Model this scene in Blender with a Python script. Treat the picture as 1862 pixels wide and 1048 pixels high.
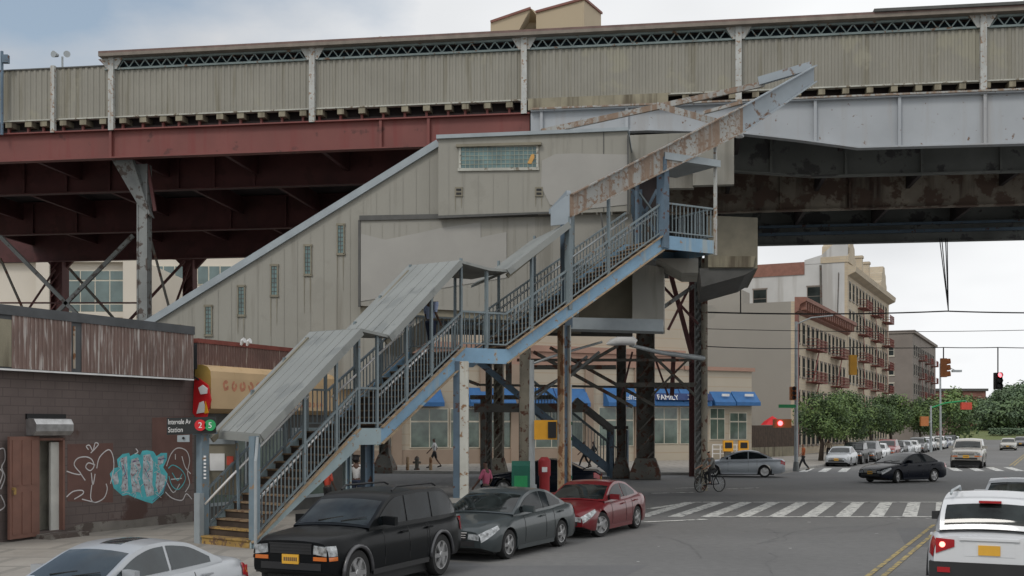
import bpy, bmesh, math, random
from mathutils import Vector, Matrix
random.seed(7)
R = math.radians
for o in list(bpy.data.objects): bpy.data.objects.remove(o)
sc = bpy.context.scene
COL = sc.collection
# ---------------------------------------------------------------- camera
CAMH = 2.7
cam = bpy.data.cameras.new('camera'); cam.lens = 40.0; cam.sensor_width = 36.0
cam.shift_y = 0.1364; cam.clip_end = 4000; cam.clip_start = 0.1
co = bpy.data.objects.new('camera', cam); COL.objects.link(co)
co.location = (0, 0, CAMH); co.rotation_euler = (R(90), 0, 0)
sc.camera = co
# ---------------------------------------------------------------- world + sun + exposure
SUN_EL, SUN_AZ = 48, 215          # azimuth: bearing clockwise from +Y
w = bpy.data.worlds.new('World'); sc.world = w; w.use_nodes = True
nt = w.node_tree; nt.nodes.clear()
out = nt.nodes.new('ShaderNodeOutputWorld'); bg = nt.nodes.new('ShaderNodeBackground')
sky = nt.nodes.new('ShaderNodeTexSky'); sky.sky_type = 'NISHITA'; sky.sun_disc = False
sky.sun_elevation = R(SUN_EL); sky.sun_rotation = R(SUN_AZ)
sky.air_density = 1.4; sky.dust_density = 2.0
tc = nt.nodes.new('ShaderNodeTexCoord')
sp = nt.nodes.new('ShaderNodeSeparateXYZ'); nt.links.new(tc.outputs['Generated'], sp.inputs[0])
# flatten: divide by height so clouds stretch towards the horizon
def wmath(op, a, b=None, clamp=False):
    n = nt.nodes.new('ShaderNodeMath'); n.operation = op; n.use_clamp = clamp
    for i, v in enumerate((a, b)):
        if v is None: continue
        if isinstance(v, (int, float)): n.inputs[i].default_value = v
        else: nt.links.new(v, n.inputs[i])
    return n.outputs[0]
hz = wmath('ADD', wmath('MAXIMUM', sp.outputs[2], 0.0), 0.22)
cx = wmath('DIVIDE', sp.outputs[0], hz); cy = wmath('DIVIDE', sp.outputs[1], hz)
cb = nt.nodes.new('ShaderNodeCombineXYZ'); nt.links.new(cx, cb.inputs[0]); nt.links.new(cy, cb.inputs[1]); cb.inputs[2].default_value = 3.1
n1 = nt.nodes.new('ShaderNodeTexNoise'); n1.inputs['Scale'].default_value = 1.7; n1.inputs['Detail'].default_value = 7; n1.inputs['Roughness'].default_value = .52
nt.links.new(cb.outputs[0], n1.inputs['Vector'])
n2 = nt.nodes.new('ShaderNodeTexNoise'); n2.inputs['Scale'].default_value = 0.9; n2.inputs['Detail'].default_value = 4
mpw = nt.nodes.new('ShaderNodeMapping'); mpw.inputs['Location'].default_value = (4.3, 1.7, 0)
nt.links.new(cb.outputs[0], mpw.inputs[0]); nt.links.new(mpw.outputs[0], n2.inputs['Vector'])
# coverage: broken cloud on the left, closed bright cloud to the right
side = wmath('MULTIPLY', sp.outputs[0], 0.75)
cov = nt.nodes.new('ShaderNodeMapRange'); cov.inputs[1].default_value = .36; cov.inputs[2].default_value = .58
nt.links.new(wmath('ADD', n1.outputs[0], wmath('ADD', side, .17)), cov.inputs[0])
shade = nt.nodes.new('ShaderNodeMapRange'); shade.inputs[1].default_value = .25; shade.inputs[2].default_value = .75
nt.links.new(wmath('ADD', n2.outputs[0], side), shade.inputs[0])
cc = nt.nodes.new('ShaderNodeMix'); cc.data_type = 'RGBA'
cc.inputs[6].default_value = (4.7, 4.85, 5.1, 1); cc.inputs[7].default_value = (8.4, 8.5, 8.6, 1)
nt.links.new(shade.outputs[0], cc.inputs[0])
bl = nt.nodes.new('ShaderNodeMix'); bl.data_type = 'RGBA'; bl.inputs[0].default_value = .35
nt.links.new(sky.outputs[0], bl.inputs[6]); bl.inputs[7].default_value = (4.4, 5.0, 5.7, 1)
mx = nt.nodes.new('ShaderNodeMix'); mx.data_type = 'RGBA'
nt.links.new(cov.outputs[0], mx.inputs[0]); nt.links.new(bl.outputs[2], mx.inputs[6]); nt.links.new(cc.outputs[2], mx.inputs[7])
nt.links.new(mx.outputs[2], bg.inputs[0]); bg.inputs[1].default_value = 0.1
nt.links.new(bg.outputs[0], out.inputs[0])
sl = bpy.data.lights.new('sun', 'SUN'); sl.energy = 0.9; sl.angle = R(14); sl.color = (1, .96, .9)
so = bpy.data.objects.new('sun', sl); COL.objects.link(so)
sd = Vector((math.sin(R(SUN_AZ))*math.cos(R(SUN_EL)), math.cos(R(SUN_AZ))*math.cos(R(SUN_EL)), math.sin(R(SUN_EL))))
so.rotation_euler = sd.to_track_quat('Z', 'Y').to_euler(); so.location = (-20, -20, 60)
sc.view_settings.view_transform = 'Standard'; sc.view_settings.look = 'None'
sc.view_settings.gamma = 1; sc.view_settings.exposure = 0.2

# ---------------------------------------------------------------- geometry of the photograph
F = 2070.0
def P(px, py, Y):                      # the point at depth Y seen at that pixel
    return Vector(((px-931)/F*Y, Y, CAMH-(py-778)/F*Y))
def G(px, py):
    return P(px, py, CAMH*F/(py-778))
DS = Vector((.4332, .9013, 0)); PS = Vector((.9013, -.4332, 0))
def S(u, v, z=0): return PS*u + DS*v + Vector((0, 0, z))
def SY(u, Y, z=0):                     # street coordinates, given the depth Y
    return Vector(((u + .4332*Y)/.9013, Y, z))
SL = .145
def depth(px, Y0): return Y0/(1+SL*(px-931)/F)
def PE(px, py, Y0): return P(px, py, depth(px, Y0))
def EX(px, Z, Y0):                     # on the plane parallel to the viaduct, at height Z
    Y = depth(px, Y0); return Vector(((px-931)/F*Y, Y, Z))
EB = Vector((SL, 1, 0)).normalized()   # away from us, square to the viaduct
ER = Vector((1, -SL, 0)).normalized()
BR_E = 90 + 8.25

# ---------------------------------------------------------------- materials
def N(nt, t, **kw):
    n = nt.nodes.new(t)
    for k, v in kw.items(): setattr(n, k, v)
    return n
MATS = {}
def mat(name, col, rough=.7, metal=0, var=.12, scale=2.5, spots=None, streak=None, bump=0, bscale=40, spec=.5, coat=0, brick=None, emit=None, fine=0):
    if name in MATS: return MATS[name]
    m = bpy.data.materials.new(name); m.use_nodes = True; t = m.node_tree; L = t.links
    b = t.nodes['Principled BSDF']
    b.inputs['Roughness'].default_value = rough; b.inputs['Metallic'].default_value = metal
    b.inputs['Specular IOR Level'].default_value = spec
    if coat: b.inputs['Coat Weight'].default_value = coat; b.inputs['Coat Roughness'].default_value = .04
    tcn = N(t, 'ShaderNodeTexCoord'); V = tcn.outputs['Object']
    def noise(s, d=4, vec=V, r=.55):
        n = N(t, 'ShaderNodeTexNoise'); n.inputs['Scale'].default_value = s; n.inputs['Detail'].default_value = d
        n.inputs['Roughness'].default_value = r; L.new(vec, n.inputs['Vector']); return n.outputs[0]
    def mapr(v, a, b_, c=0, d=1):
        n = N(t, 'ShaderNodeMapRange'); n.inputs[1].default_value = a; n.inputs[2].default_value = b_
        n.inputs[3].default_value = c; n.inputs[4].default_value = d; L.new(v, n.inputs[0]); return n.outputs[0]
    def mix(f, a, b_, mode='MIX'):
        n = N(t, 'ShaderNodeMix'); n.data_type = 'RGBA'; n.blend_type = mode
        for i, v in ((0, f), (6, a), (7, b_)):
            if isinstance(v, (int, float)): n.inputs[i].default_value = v
            elif isinstance(v, tuple): n.inputs[i].default_value = v+(1,)
            else: L.new(v, n.inputs[i])
        return n.outputs[2]
    lo = tuple(c*(1-var) for c in col); hi = tuple(min(1, c*(1+var)) for c in col)
    c = mix(mapr(noise(scale, 5), .3, .7), lo, hi)
    if fine:
        c = mix(mapr(noise(scale*30, 3), .3, .7), c, mix(1.0, c, tuple([1-fine]*3), 'MULTIPLY'))
    if brick:                           # (mortar colour, brick width, row height, second colour)
        s = N(t, 'ShaderNodeSeparateXYZ'); L.new(V, s.inputs[0]); k = N(t, 'ShaderNodeCombineXYZ')
        ad = N(t, 'ShaderNodeMath', operation='ADD'); L.new(s.outputs[0], ad.inputs[0]); L.new(s.outputs[1], ad.inputs[1])
        if len(brick) > 4: L.new(s.outputs[0], k.inputs[0]); L.new(s.outputs[1], k.inputs[1])   # laid flat
        else: L.new(ad.outputs[0], k.inputs[0]); L.new(s.outputs[2], k.inputs[1])
        bt = N(t, 'ShaderNodeTexBrick'); L.new(k.outputs[0], bt.inputs['Vector'])
        bt.inputs['Scale'].default_value = 1; bt.inputs['Brick Width'].default_value = brick[1]; bt.inputs['Row Height'].default_value = brick[2]
        bt.inputs['Mortar Size'].default_value = brick[2]*.06; bt.inputs['Mortar'].default_value = brick[0]+(1,)
        L.new(c, bt.inputs['Color1']); L.new(mix(1.0, c, brick[3], 'MULTIPLY'), bt.inputs['Color2'])
        c = bt.outputs[0]
    if streak:                          # (colour, amount, frequency)
        mp = N(t, 'ShaderNodeMapping'); mp.inputs['Scale'].default_value = (streak[2], streak[2], streak[2]*.07); L.new(V, mp.inputs[0])
        f = mapr(noise(1.0, 5, mp.outputs[0], .6), .62-streak[1]*.25, .72-streak[1]*.2)
        c = mix(f, c, streak[0])
    if spots:                           # (colour, amount, scale)
        f = mapr(noise(spots[2], 6, V, .62), .66-spots[1]*.22, .70-spots[1]*.2)
        c = mix(f, c, spots[0])
    L.new(c, b.inputs['Base Color'])
    if bump:
        bn = N(t, 'ShaderNodeBump'); bn.inputs['Strength'].default_value = bump; bn.inputs['Distance'].default_value = .02
        L.new(noise(bscale, 4), bn.inputs['Height']); L.new(bn.outputs[0], b.inputs['Normal'])
    if emit: b.inputs['Emission Color'].default_value = emit[0]+(1,); b.inputs['Emission Strength'].default_value = emit[1]
    MATS[name] = m; return m
RUST = (.15, .09, .055); DRUST = (.09, .035, .02)
M = {}
M['panel'] = mat('panel', (.258, .246, .207), .6, var=.10, scale=.5, streak=((.20, .185, .14), .3, 2.2), spots=((.285, .27, .21), .4, .35))
M['panel_trim'] = mat('panel_trim', (.42, .42, .37), .6, var=.2, scale=2, spots=((.16, .13, .09), .5, 4))
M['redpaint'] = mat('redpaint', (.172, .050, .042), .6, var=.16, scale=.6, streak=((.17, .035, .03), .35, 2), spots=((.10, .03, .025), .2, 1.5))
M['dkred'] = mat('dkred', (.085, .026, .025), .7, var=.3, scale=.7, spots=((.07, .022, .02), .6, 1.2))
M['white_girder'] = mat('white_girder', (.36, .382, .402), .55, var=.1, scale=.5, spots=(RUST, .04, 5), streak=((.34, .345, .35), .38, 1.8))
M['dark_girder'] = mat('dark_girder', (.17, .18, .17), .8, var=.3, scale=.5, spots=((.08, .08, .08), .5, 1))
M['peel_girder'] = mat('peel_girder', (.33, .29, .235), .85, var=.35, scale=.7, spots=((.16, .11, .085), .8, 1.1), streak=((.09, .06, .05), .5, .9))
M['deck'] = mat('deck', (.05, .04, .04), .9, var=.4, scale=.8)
M['truss'] = mat('truss', (.20, .25, .245), .6, var=.2, scale=2, spots=(RUST, .3, 3))
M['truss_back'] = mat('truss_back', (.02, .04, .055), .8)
M['roof_edge'] = mat('roof_edge', (.20, .17, .14), .7, var=.2)
M['roof_red'] = mat('roof_red', (.16, .10, .085), .7, var=.25)
M['post_white'] = mat('post_white', (.42, .43, .41), .6, var=.15, scale=3, spots=((.25, .16, .1), .45, 9), streak=((.34, .30, .25), .35, 6))
M['concrete'] = mat('concrete', (.26, .235, .17), .9, var=.2, scale=1.2, streak=((.12, .10, .07), .5, 2), bump=.3)
M['siding'] = mat('siding', (.285, .275, .238), .65, var=.07, scale=.4, streak=((.225, .213, .18), .25, 1.8), spots=((.262, .252, .217), .4, .6), bump=.06, bscale=6)
M['siding2'] = mat('siding2', (.285, .275, .242), .65, var=.08, scale=.4, streak=((.21, .20, .17), .28, 1.6), bump=.12, bscale=6)
M['patch'] = mat('patch', (.325, .315, .29), .6, var=.06, scale=1)
M['trim_grey'] = mat('trim_grey', (.30, .34, .36), .5, var=.12, scale=2)
M['trim_dark'] = mat('trim_dark', (.085, .085, .08), .7, var=.2)
M['stain'] = mat('stain', (.22, .20, .15), .8)
M['stairblue'] = mat('stairblue', (.20, .34, .47), .5, var=.14, scale=1.5, spots=((.27, .19, .12), .22, 5), streak=((.30, .36, .38), .25, 3))
M['stairteal'] = mat('stairteal', (.30, .38, .40), .5, var=.12, scale=1.5, spots=((.27, .19, .12), .2, 5))
M['rail'] = mat('rail', (.175, .215, .23), .5, var=.15, scale=2, spots=(RUST, .2, 8))
M['post_blue'] = mat('post_blue', (.18, .24, .28), .5, var=.15, scale=2, spots=((.30, .2, .12), .3, 6))
M['chrome'] = mat('chrome', (.95, .93, .90), .35, metal=.45, var=.05)
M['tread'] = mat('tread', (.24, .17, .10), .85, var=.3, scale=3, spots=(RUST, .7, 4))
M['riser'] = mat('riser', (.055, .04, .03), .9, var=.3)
M['yellow_edge'] = mat('yellow_edge', (.36, .23, .07), .8, var=.25, scale=4, spots=(RUST, .75, 6))
M['roofmetal'] = mat('roofmetal', (.255, .265, .25), .55, var=.1, scale=.8, spots=((.21, .22, .21), .5, 1.1), bump=.15, bscale=5)
M['rustbeam'] = mat('rustbeam', (.34, .34, .32), .6, var=.15, scale=1, spots=((.215, .145, .10), .66, 8), streak=((.235, .165, .115), .62, 3.5))
M['greybeam'] = mat('greybeam', (.29, .33, .36), .55, var=.1, scale=1, spots=(RUST, .3, 2))
M['rustcol'] = mat('rustcol', (.36, .25, .15), .8, var=.25, scale=3, spots=((.2, .09, .04), .6, 3), streak=((.36, .38, .36), .4, 2))
M['whitecol'] = mat('whitecol', (.52, .52, .47), .7, var=.12, scale=2, spots=((.25, .14, .07), .45, 5), streak=((.38, .30, .2), .3, 4))
M['bluecol'] = mat('bluecol', (.10, .15, .20), .6, var=.2, scale=2, spots=(DRUST, .3, 4))
M['darksteel'] = mat('darksteel', (.115, .11, .095), .75, var=.3, scale=1.5, spots=(DRUST, .6, 3))
M['greysteel'] = mat('greysteel', (.20, .21, .205), .6, var=.2, scale=1.5, spots=((.08, .06, .05), .5, 3))
M['oldsteel'] = mat('oldsteel', (.235, .215, .17), .75, var=.25, scale=1.5, spots=(DRUST, .55, 3))
M['asphalt'] = mat('asphalt', (.178, .176, .171), .9, var=.13, scale=.16, spots=((.155, .154, .151), .5, .3), bump=.25, bscale=60, fine=.16)
M['patchasphalt'] = mat('patchasphalt', (.15, .15, .15), .92, var=.12, scale=.5, fine=.15)
M['road_tar'] = mat('road_tar', (.135, .134, .132), .85, var=.2)
M['sidewalk'] = mat('sidewalk', (.33, .305, .27), .9, var=.12, scale=.6, brick=((.24, .225, .2), 1.5, 1.5, (.97, .97, .97), 'flat'), fine=.14, spots=((.27, .25, .22), .35, .8))
M['curb'] = mat('curb', (.30, .29, .27), .9, var=.2, scale=2)
M['roadwhite'] = mat('roadwhite', (.72, .72, .68), .85, var=.1, scale=3, spots=((.2, .2, .2), .6, 4), fine=.2)
M['roadyellow'] = mat('roadyellow', (.42, .32, .12), .85, var=.15, scale=3, spots=((.15, .145, .13), .75, 6))
M['brownblock'] = mat('brownblock', (.135, .106, .098), .85, var=.22, scale=.6, brick=((.10, .078, .072), .42, .2, (.93, .93, .93)), spots=((.085, .048, .04), .35, .5), bump=.2, bscale=25)
M['brown_patch'] = mat('brown_patch', (.14, .075, .062), .85, var=.12, scale=2, bump=.2)
M['grimy'] = mat('grimy', (.20, .185, .165), .95, var=.25, scale=1.5, spots=((.1, .08, .07), .7, 2), bump=.3)
M['fascia'] = mat('fascia', (.20, .135, .115), .65, var=.16, scale=1.5, streak=((.50, .46, .43), .36, 13))
M['fascia2'] = mat('fascia2', (.17, .10, .085), .65, var=.16, scale=1.5, streak=((.46, .40, .35), .22, 15))
M['tar'] = mat('tar', (.085, .09, .095), .7, var=.2, scale=2)
M['doorbrown'] = mat('doorbrown', (.20, .10, .075), .6, var=.12, scale=3)
M['black'] = mat('black', (.012, .012, .013), .6)
M['inner'] = mat('inner', (.40, .39, .33), .8, var=.3)
M['silvermetal'] = mat('silvermetal', (.55, .55, .55), .35, metal=.8, var=.2, scale=6)
M['whitedoor'] = mat('whitedoor', (.58, .58, .54), .6, var=.12)
M['graf_white'] = mat('graf_white', (.62, .60, .60), .8)
M['graf_cyan'] = mat('graf_cyan', (.10, .50, .55), .8, var=.2, scale=4)
M['graf_fill'] = mat('graf_fill', (.46, .50, .53), .8, var=.4, scale=7, spots=((.26, .17, .19), .5, 11))
M['edge_rust'] = mat('edge_rust', (.30, .22, .14), .8, var=.3, scale=6, spots=((.22, .34, .42), .3, 4))
M['graf_purple'] = mat('graf_purple', (.12, .07, .2), .8)
M['awn_tan'] = mat('awn_tan', (.62, .44, .25), .6, var=.08, scale=1.2, streak=((.48, .30, .12), .2, 2))
M['awn_cap'] = mat('awn_cap', (.40, .27, .07), .6, var=.15)
M['awn_red'] = mat('awn_red', (.55, .07, .04), .6)
M['awn_faded'] = mat('awn_faded', (.58, .24, .14), .7, var=.25, scale=6)
M['sign_red'] = mat('sign_red', (.60, .015, .02), .5)
M['sign_white'] = mat('sign_white', (.75, .75, .74), .6)
M['sign_black'] = mat('sign_black', (.018, .02, .02), .4)
M['sign_green'] = mat('sign_green', (.02, .30, .10), .5)
M['green'] = mat('green', (.01, .12, .08), .6, var=.2)
M['redbin'] = mat('redbin', (.35, .03, .035), .5, var=.15)
M['yellow'] = mat('yellow', (.75, .36, .02), .5, var=.1)
M['orange_sig'] = mat('orange_sig', (.45, .16, .05), .6, var=.1)
M['blue_awn'] = mat('blue_awn', (.03, .13, .33), .6, var=.12)
M['blue_dark'] = mat('blue_dark', (.012, .035, .13), .6)
M['beige'] = mat('beige', (.47, .415, .33), .85, var=.06, scale=.3, brick=((.44, .36, .27), 30, .75, (.97, .97, .97)))
M['tanwall'] = mat('tanwall', (.34, .26, .20), .85, var=.08, scale=.6)
M['salmon'] = mat('salmon', (.38, .235, .18), .85, var=.1, scale=.5)
M['mullion'] = mat('mullion', (.60, .56, .46), .6)
M['glass_dark'] = mat('glass_dark', (.03, .036, .035), .6, var=.4, scale=.8, spec=0)
M['glass_store'] = mat('glass_store', (.11, .15, .125), .12, var=.5, scale=.9, spec=.8)
M['glass_teal'] = mat('glass_teal', (.12, .17, .17), .15, var=.3, scale=.5, spec=.8)
M['glassblock'] = mat('glassblock', (.10, .17, .17), .2, var=.45, scale=2.2, spec=.8)
M['gb_grid'] = mat('gb_grid', (.26, .29, .24), .7)
M['gb_yellow'] = mat('gb_yellow', (.55, .30, .08), .6)
M['whitewall'] = mat('whitewall', (.62, .57, .49), .8, var=.06, scale=.2)
M['facade_beige'] = mat('facade_beige', (.50, .425, .31), .85, var=.1, scale=.3, brick=((.4, .36, .3), .8, .3, (.93, .9, .88)))
M['sidegrey'] = mat('sidegrey', (.30, .28, .245), .9, var=.06, scale=.15, spots=((.26, .245, .215), .4, .2))
M['sidewhite'] = mat('sidewhite', (.50, .50, .49), .85, var=.1, scale=.25, streak=((.38, .37, .35), .4, .6))
M['brickred'] = mat('brickred', (.22, .10, .08), .85, var=.15, scale=.5)
M['brickgrey'] = mat('brickgrey', (.22, .19, .165), .9, var=.12, scale=.3)
M['firered'] = mat('firered', (.22, .06, .045), .7, var=.2)
M['cornice'] = mat('cornice', (.24, .115, .085), .8, var=.15)
M['topbldg'] = mat('topbldg', (.44, .36, .25), .9, var=.04, scale=.1)
M['woodfence'] = mat('woodfence', (.075, .05, .035), .8, var=.3, scale=3)
M['grass'] = mat('grass', (.14, .17, .06), .95, var=.2, scale=.2)
M['bark'] = mat('bark', (.06, .045, .035), .9, var=.3, scale=4)
for i, c in enumerate([(.075, .125, .045), (.11, .175, .055), (.06, .10, .042), (.145, .215, .065)]):
    M['leaf%d' % i] = mat('leaf%d' % i, c, .7, var=.35, scale=1.2)
for i, c in enumerate([(.115, .165, .09), (.135, .20, .095), (.10, .15, .085)]):
    M['wood%d' % i] = mat('wood%d' % i, c, .8, var=.35, scale=.5)  # far crowns lightened: haze is put into the leaf colour
M['wire'] = mat('wire', (.03, .03, .03), .7)
M['galv'] = mat('galv', (.36, .39, .40), .5, metal=.2, var=.15)
M['skin_d'] = mat('skin_d', (.09, .045, .03), .6)
M['skin_l'] = mat('skin_l', (.30, .16, .10), .6)
M['hair'] = mat('hair', (.01, .008, .008), .7)
for n, c in dict(c_white=(.62, .62, .62), c_navy=(.02, .03, .06), c_pink=(.42, .10, .17), c_orange=(.45, .12, .04), c_dark=(.02, .02, .022), c_grey=(.16, .16, .15), c_blue=(.35, .42, .6), c_tan=(.4, .33, .25)).items():
    M[n] = mat(n, c, .85, var=.15, scale=8)
M['tyre'] = mat('tyre', (.018, .018, .018), .8)
M['rim'] = mat('rim', (.50, .50, .50), .3, metal=.8, var=.08)
M['glass_car'] = mat('glass_car', (.016, .020, .020), .04, var=.9, scale=2.2, spec=.5)  # wide tone spread puts sky reflections into the glass colour
M['glass_side'] = mat('glass_side', (.010, .013, .015), .05, var=.8, scale=2.2, spec=.16)
M['glass_lite'] = mat('glass_lite', (.03, .04, .045), .04, var=.5, scale=1.5, spec=.75)
M['plastic'] = mat('plastic', (.02, .02, .021), .55)
M['lamp_glass'] = mat('lamp_glass', (.33, .35, .36), .1, var=.75, scale=11, spec=.9, coat=.5)
M['lamp_amber'] = mat('lamp_amber', (.62, .16, .03), .2, coat=.5)
M['lamp_red'] = mat('lamp_red', (.38, .01, .015), .15, coat=.6)
M['lamp_lit'] = mat('lamp_lit', (.8, .2, .15), .3, emit=((1, .25, .2), 3))
M['sig_lit'] = mat('sig_lit', (.8, .1, .1), .3, emit=((1, .12, .14), 4))
M['plate'] = mat('plate', (.70, .38, .04), .5)
M['plate_ink'] = mat('plate_ink', (.03, .03, .05), .5)

# ---------------------------------------------------------------- object helpers
def props(o, label=None, cat=None, group=None, kind=None):
    if label: o['label'] = label
    if cat: o['category'] = cat
    if group: o['group'] = group
    if kind: o['kind'] = kind
    return o
def empty(name, loc=(0, 0, 0), rotz=0, label=None, cat=None, group=None):
    o = bpy.data.objects.new(name, None); COL.objects.link(o); o.empty_display_size = .2
    o.location = loc; o.rotation_euler = (0, 0, rotz); return props(o, label, cat, group)
def basis(o):
    m = Matrix.Translation(o.location) @ o.rotation_euler.to_matrix().to_4x4()
    return basis(o.parent) @ m if o.parent else m
class MB:
    def __init__(s): s.v = []; s.f = []; s.m = []; s.cur = 0
    def poly(s, pts):
        i = len(s.v); s.v += [Vector(p) for p in pts]; s.f.append(list(range(i, i+len(pts)))); s.m.append(s.cur); return s
    def hexa(s, p):                     # 8 corners: bottom 4, top 4
        i = len(s.v); s.v += [Vector(q) for q in p]
        for f in ((3, 2, 1, 0), (4, 5, 6, 7), (0, 1, 5, 4), (1, 2, 6, 5), (2, 3, 7, 6), (3, 0, 4, 7)):
            s.f.append([i+k for k in f]); s.m.append(s.cur)
        return s
    def box(s, a, b, T=None):
        x0, y0, z0 = a; x1, y1, z1 = b
        p = [Vector(q) for q in ((x0, y0, z0), (x1, y0, z0), (x1, y1, z0), (x0, y1, z0), (x0, y0, z1), (x1, y0, z1), (x1, y1, z1), (x0, y1, z1))]
        if T is not None: p = [T @ q for q in p]
        return s.hexa(p)
    def beam(s, a, b, w_, h, up=Vector((0, 0, 1))):
        a = Vector(a); b = Vector(b); d = (b-a).normalized()
        sx = d.cross(Vector(up))
        if sx.length < 1e-4: sx = d.cross(Vector((1, 0, 0)))
        sx.normalize(); sz = sx.cross(d).normalized(); x = sx*w_/2; z = sz*h/2
        return s.hexa([a-x-z, a+x-z, b+x-z, b-x-z, a-x+z, a+x+z, b+x+z, b-x+z])
    def prism(s, pts, vec):
        pts = [Vector(p) for p in pts]; vec = Vector(vec); n = len(pts); i = len(s.v)
        s.v += pts + [p+vec for p in pts]
        s.f.append(list(range(i+n-1, i-1, -1))); s.f.append(list(range(i+n, i+2*n))); s.m += [s.cur]*2
        for k in range(n):
            q = (k+1) % n; s.f.append([i+k, i+q, i+n+q, i+n+k]); s.m.append(s.cur)
        return s
    def tube(s, pts, r, n=8, cap=True):
        pts = [Vector(p) for p in pts]; rs = r if isinstance(r, (list, tuple)) else [r]*len(pts)
        i0 = len(s.v); prev = None
        for k, p in enumerate(pts):
            d = (pts[min(k+1, len(pts)-1)]-pts[max(k-1, 0)]).normalized()
            if prev is None:
                a = d.cross(Vector((0, 0, 1)));
                if a.length < .05: a = d.cross(Vector((1, 0, 0)))
            else: a = prev - d*prev.dot(d)
            a.normalize(); prev = a; b = d.cross(a)
            for j in range(n):
                t = 2*math.pi*j/n; s.v.append(p + (a*math.cos(t)+b*math.sin(t))*rs[k])
        for k in range(len(pts)-1):
            for j in range(n):
                q = (j+1) % n; s.f.append([i0+k*n+j, i0+k*n+q, i0+(k+1)*n+q, i0+(k+1)*n+j]); s.m.append(s.cur)
        if cap:
            s.f.append([i0+j for j in range(n)][::-1]); s.f.append([i0+(len(pts)-1)*n+j for j in range(n)]); s.m += [s.cur]*2
        return s
    def lathe(s, prof, T=Matrix(), n=24):  # prof: (radius, along +Y of T)
        i0 = len(s.v)
        for r, y in prof:
            for j in range(n):
                t = 2*math.pi*j/n; s.v.append(T @ Vector((math.cos(t)*r, y, math.sin(t)*r)))
        for k in range(len(prof)-1):
            for j in range(n):
                q = (j+1) % n; s.f.append([i0+k*n+j, i0+k*n+q, i0+(k+1)*n+q, i0+(k+1)*n+j]); s.m.append(s.cur)
        return s
    def grid(s, rows):
        i0 = len(s.v); n = len(rows[0])
        for r in rows: s.v += [Vector(p) for p in r]
        for a in range(len(rows)-1):
            for b in range(n-1):
                s.f.append([i0+a*n+b, i0+a*n+b+1, i0+(a+1)*n+b+1, i0+(a+1)*n+b]); s.m.append(s.cur)
        return s
    def build(s, name, mats, parent=None, world=True, smooth=False, fix=True, auto=None):
        me = bpy.data.meshes.new(name); vs = s.v
        if parent is not None and world:
            inv = basis(parent).inverted(); vs = [inv @ p for p in vs]
        me.from_pydata([tuple(p) for p in vs], [], s.f)
        if not isinstance(mats, (list, tuple)): mats = [mats]
        for m in mats: me.materials.append(M[m] if isinstance(m, str) else m)
        for p, k in zip(me.polygons, s.m): p.material_index = min(k, len(mats)-1)
        if fix:
            bm = bmesh.new(); bm.from_mesh(me); bmesh.ops.recalc_face_normals(bm, faces=bm.faces); bm.to_mesh(me); bm.free()
        if smooth or auto:
            for p in me.polygons: p.use_smooth = True
            if auto: me.set_sharp_from_angle(angle=R(auto))
        o = bpy.data.objects.new(name, me); COL.objects.link(o)
        if parent is not None: o.parent = parent
        return o
def rot_to(T_loc, bearing):             # frame with +X along the bearing
    return Matrix.Translation(T_loc) @ Matrix.Rotation(R(90-bearing), 4, 'Z')
def copy_tree(o, parent=None):
    c = o.copy(); COL.objects.link(c)
    if parent is not None: c.parent = parent
    for ch in list(o.children): copy_tree(ch, c)
    return c
def text_mesh(txt, size, m, parent, mtx, name='lettering', depth_=.004, align='LEFT', sx=1.0):
    cu = bpy.data.curves.new('t', 'FONT'); cu.body = txt; cu.size = size; cu.extrude = depth_; cu.align_x = align
    ob = bpy.data.objects.new('t', cu); COL.objects.link(ob)
    dg = bpy.context.evaluated_depsgraph_get(); me = bpy.data.meshes.new_from_object(ob.evaluated_get(dg))
    bpy.data.objects.remove(ob); me.name = name
    T = mtx @ Matrix.Diagonal((sx, 1, 1, 1))
    if parent is not None: T = basis(parent).inverted() @ T
    me.transform(T); me.materials.clear(); me.materials.append(M[m])
    o = bpy.data.objects.new(name, me); COL.objects.link(o)
    if parent is not None: o.parent = parent
    return o
def wallmtx(p, right):                  # text lies upright, reading along «right», facing the viewer
    r = Vector(right).normalized(); up = Vector((0, 0, 1)); n = r.cross(up)
    m = Matrix((r, up, n)).transposed().to_4x4(); m.translation = p; return m
# ================================================================ THE SETTING
def struct(name, mb, m, **k):
    o = mb.build(name, m, None, **k); o['kind'] = 'structure'; return o
struct('ground', MB().poly([(-900, -60, -.02), (1500, -60, -.02), (1500, 1800, -.02), (-900, 1800, -.02)]), 'asphalt')
KB = .14
def slab(name, pts, curb=True, m='sidewalk'):
    mb = MB(); n = len(pts); tp = [Vector((p[0], p[1], KB)) for p in pts]; lo = [Vector((p[0], p[1], -.05)) for p in pts]
    mb.poly(tp)
    for i in range(n): mb.poly([lo[i], lo[(i+1) % n], tp[(i+1) % n], tp[i]])
    o = struct(name, mb, m); return o
def arc_corner(c, a, b, r, n=8):        # round the corner c between directions to a and b
    c = Vector(c); da = (Vector(a)-c).normalized(); db = (Vector(b)-c).normalized()
    p0 = c+da*r; p1 = c+db*r
    return [(p0*(1-t)**2 + c*2*t*(1-t) + p1*t*t) for t in [i/n for i in range(n+1)]]
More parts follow.
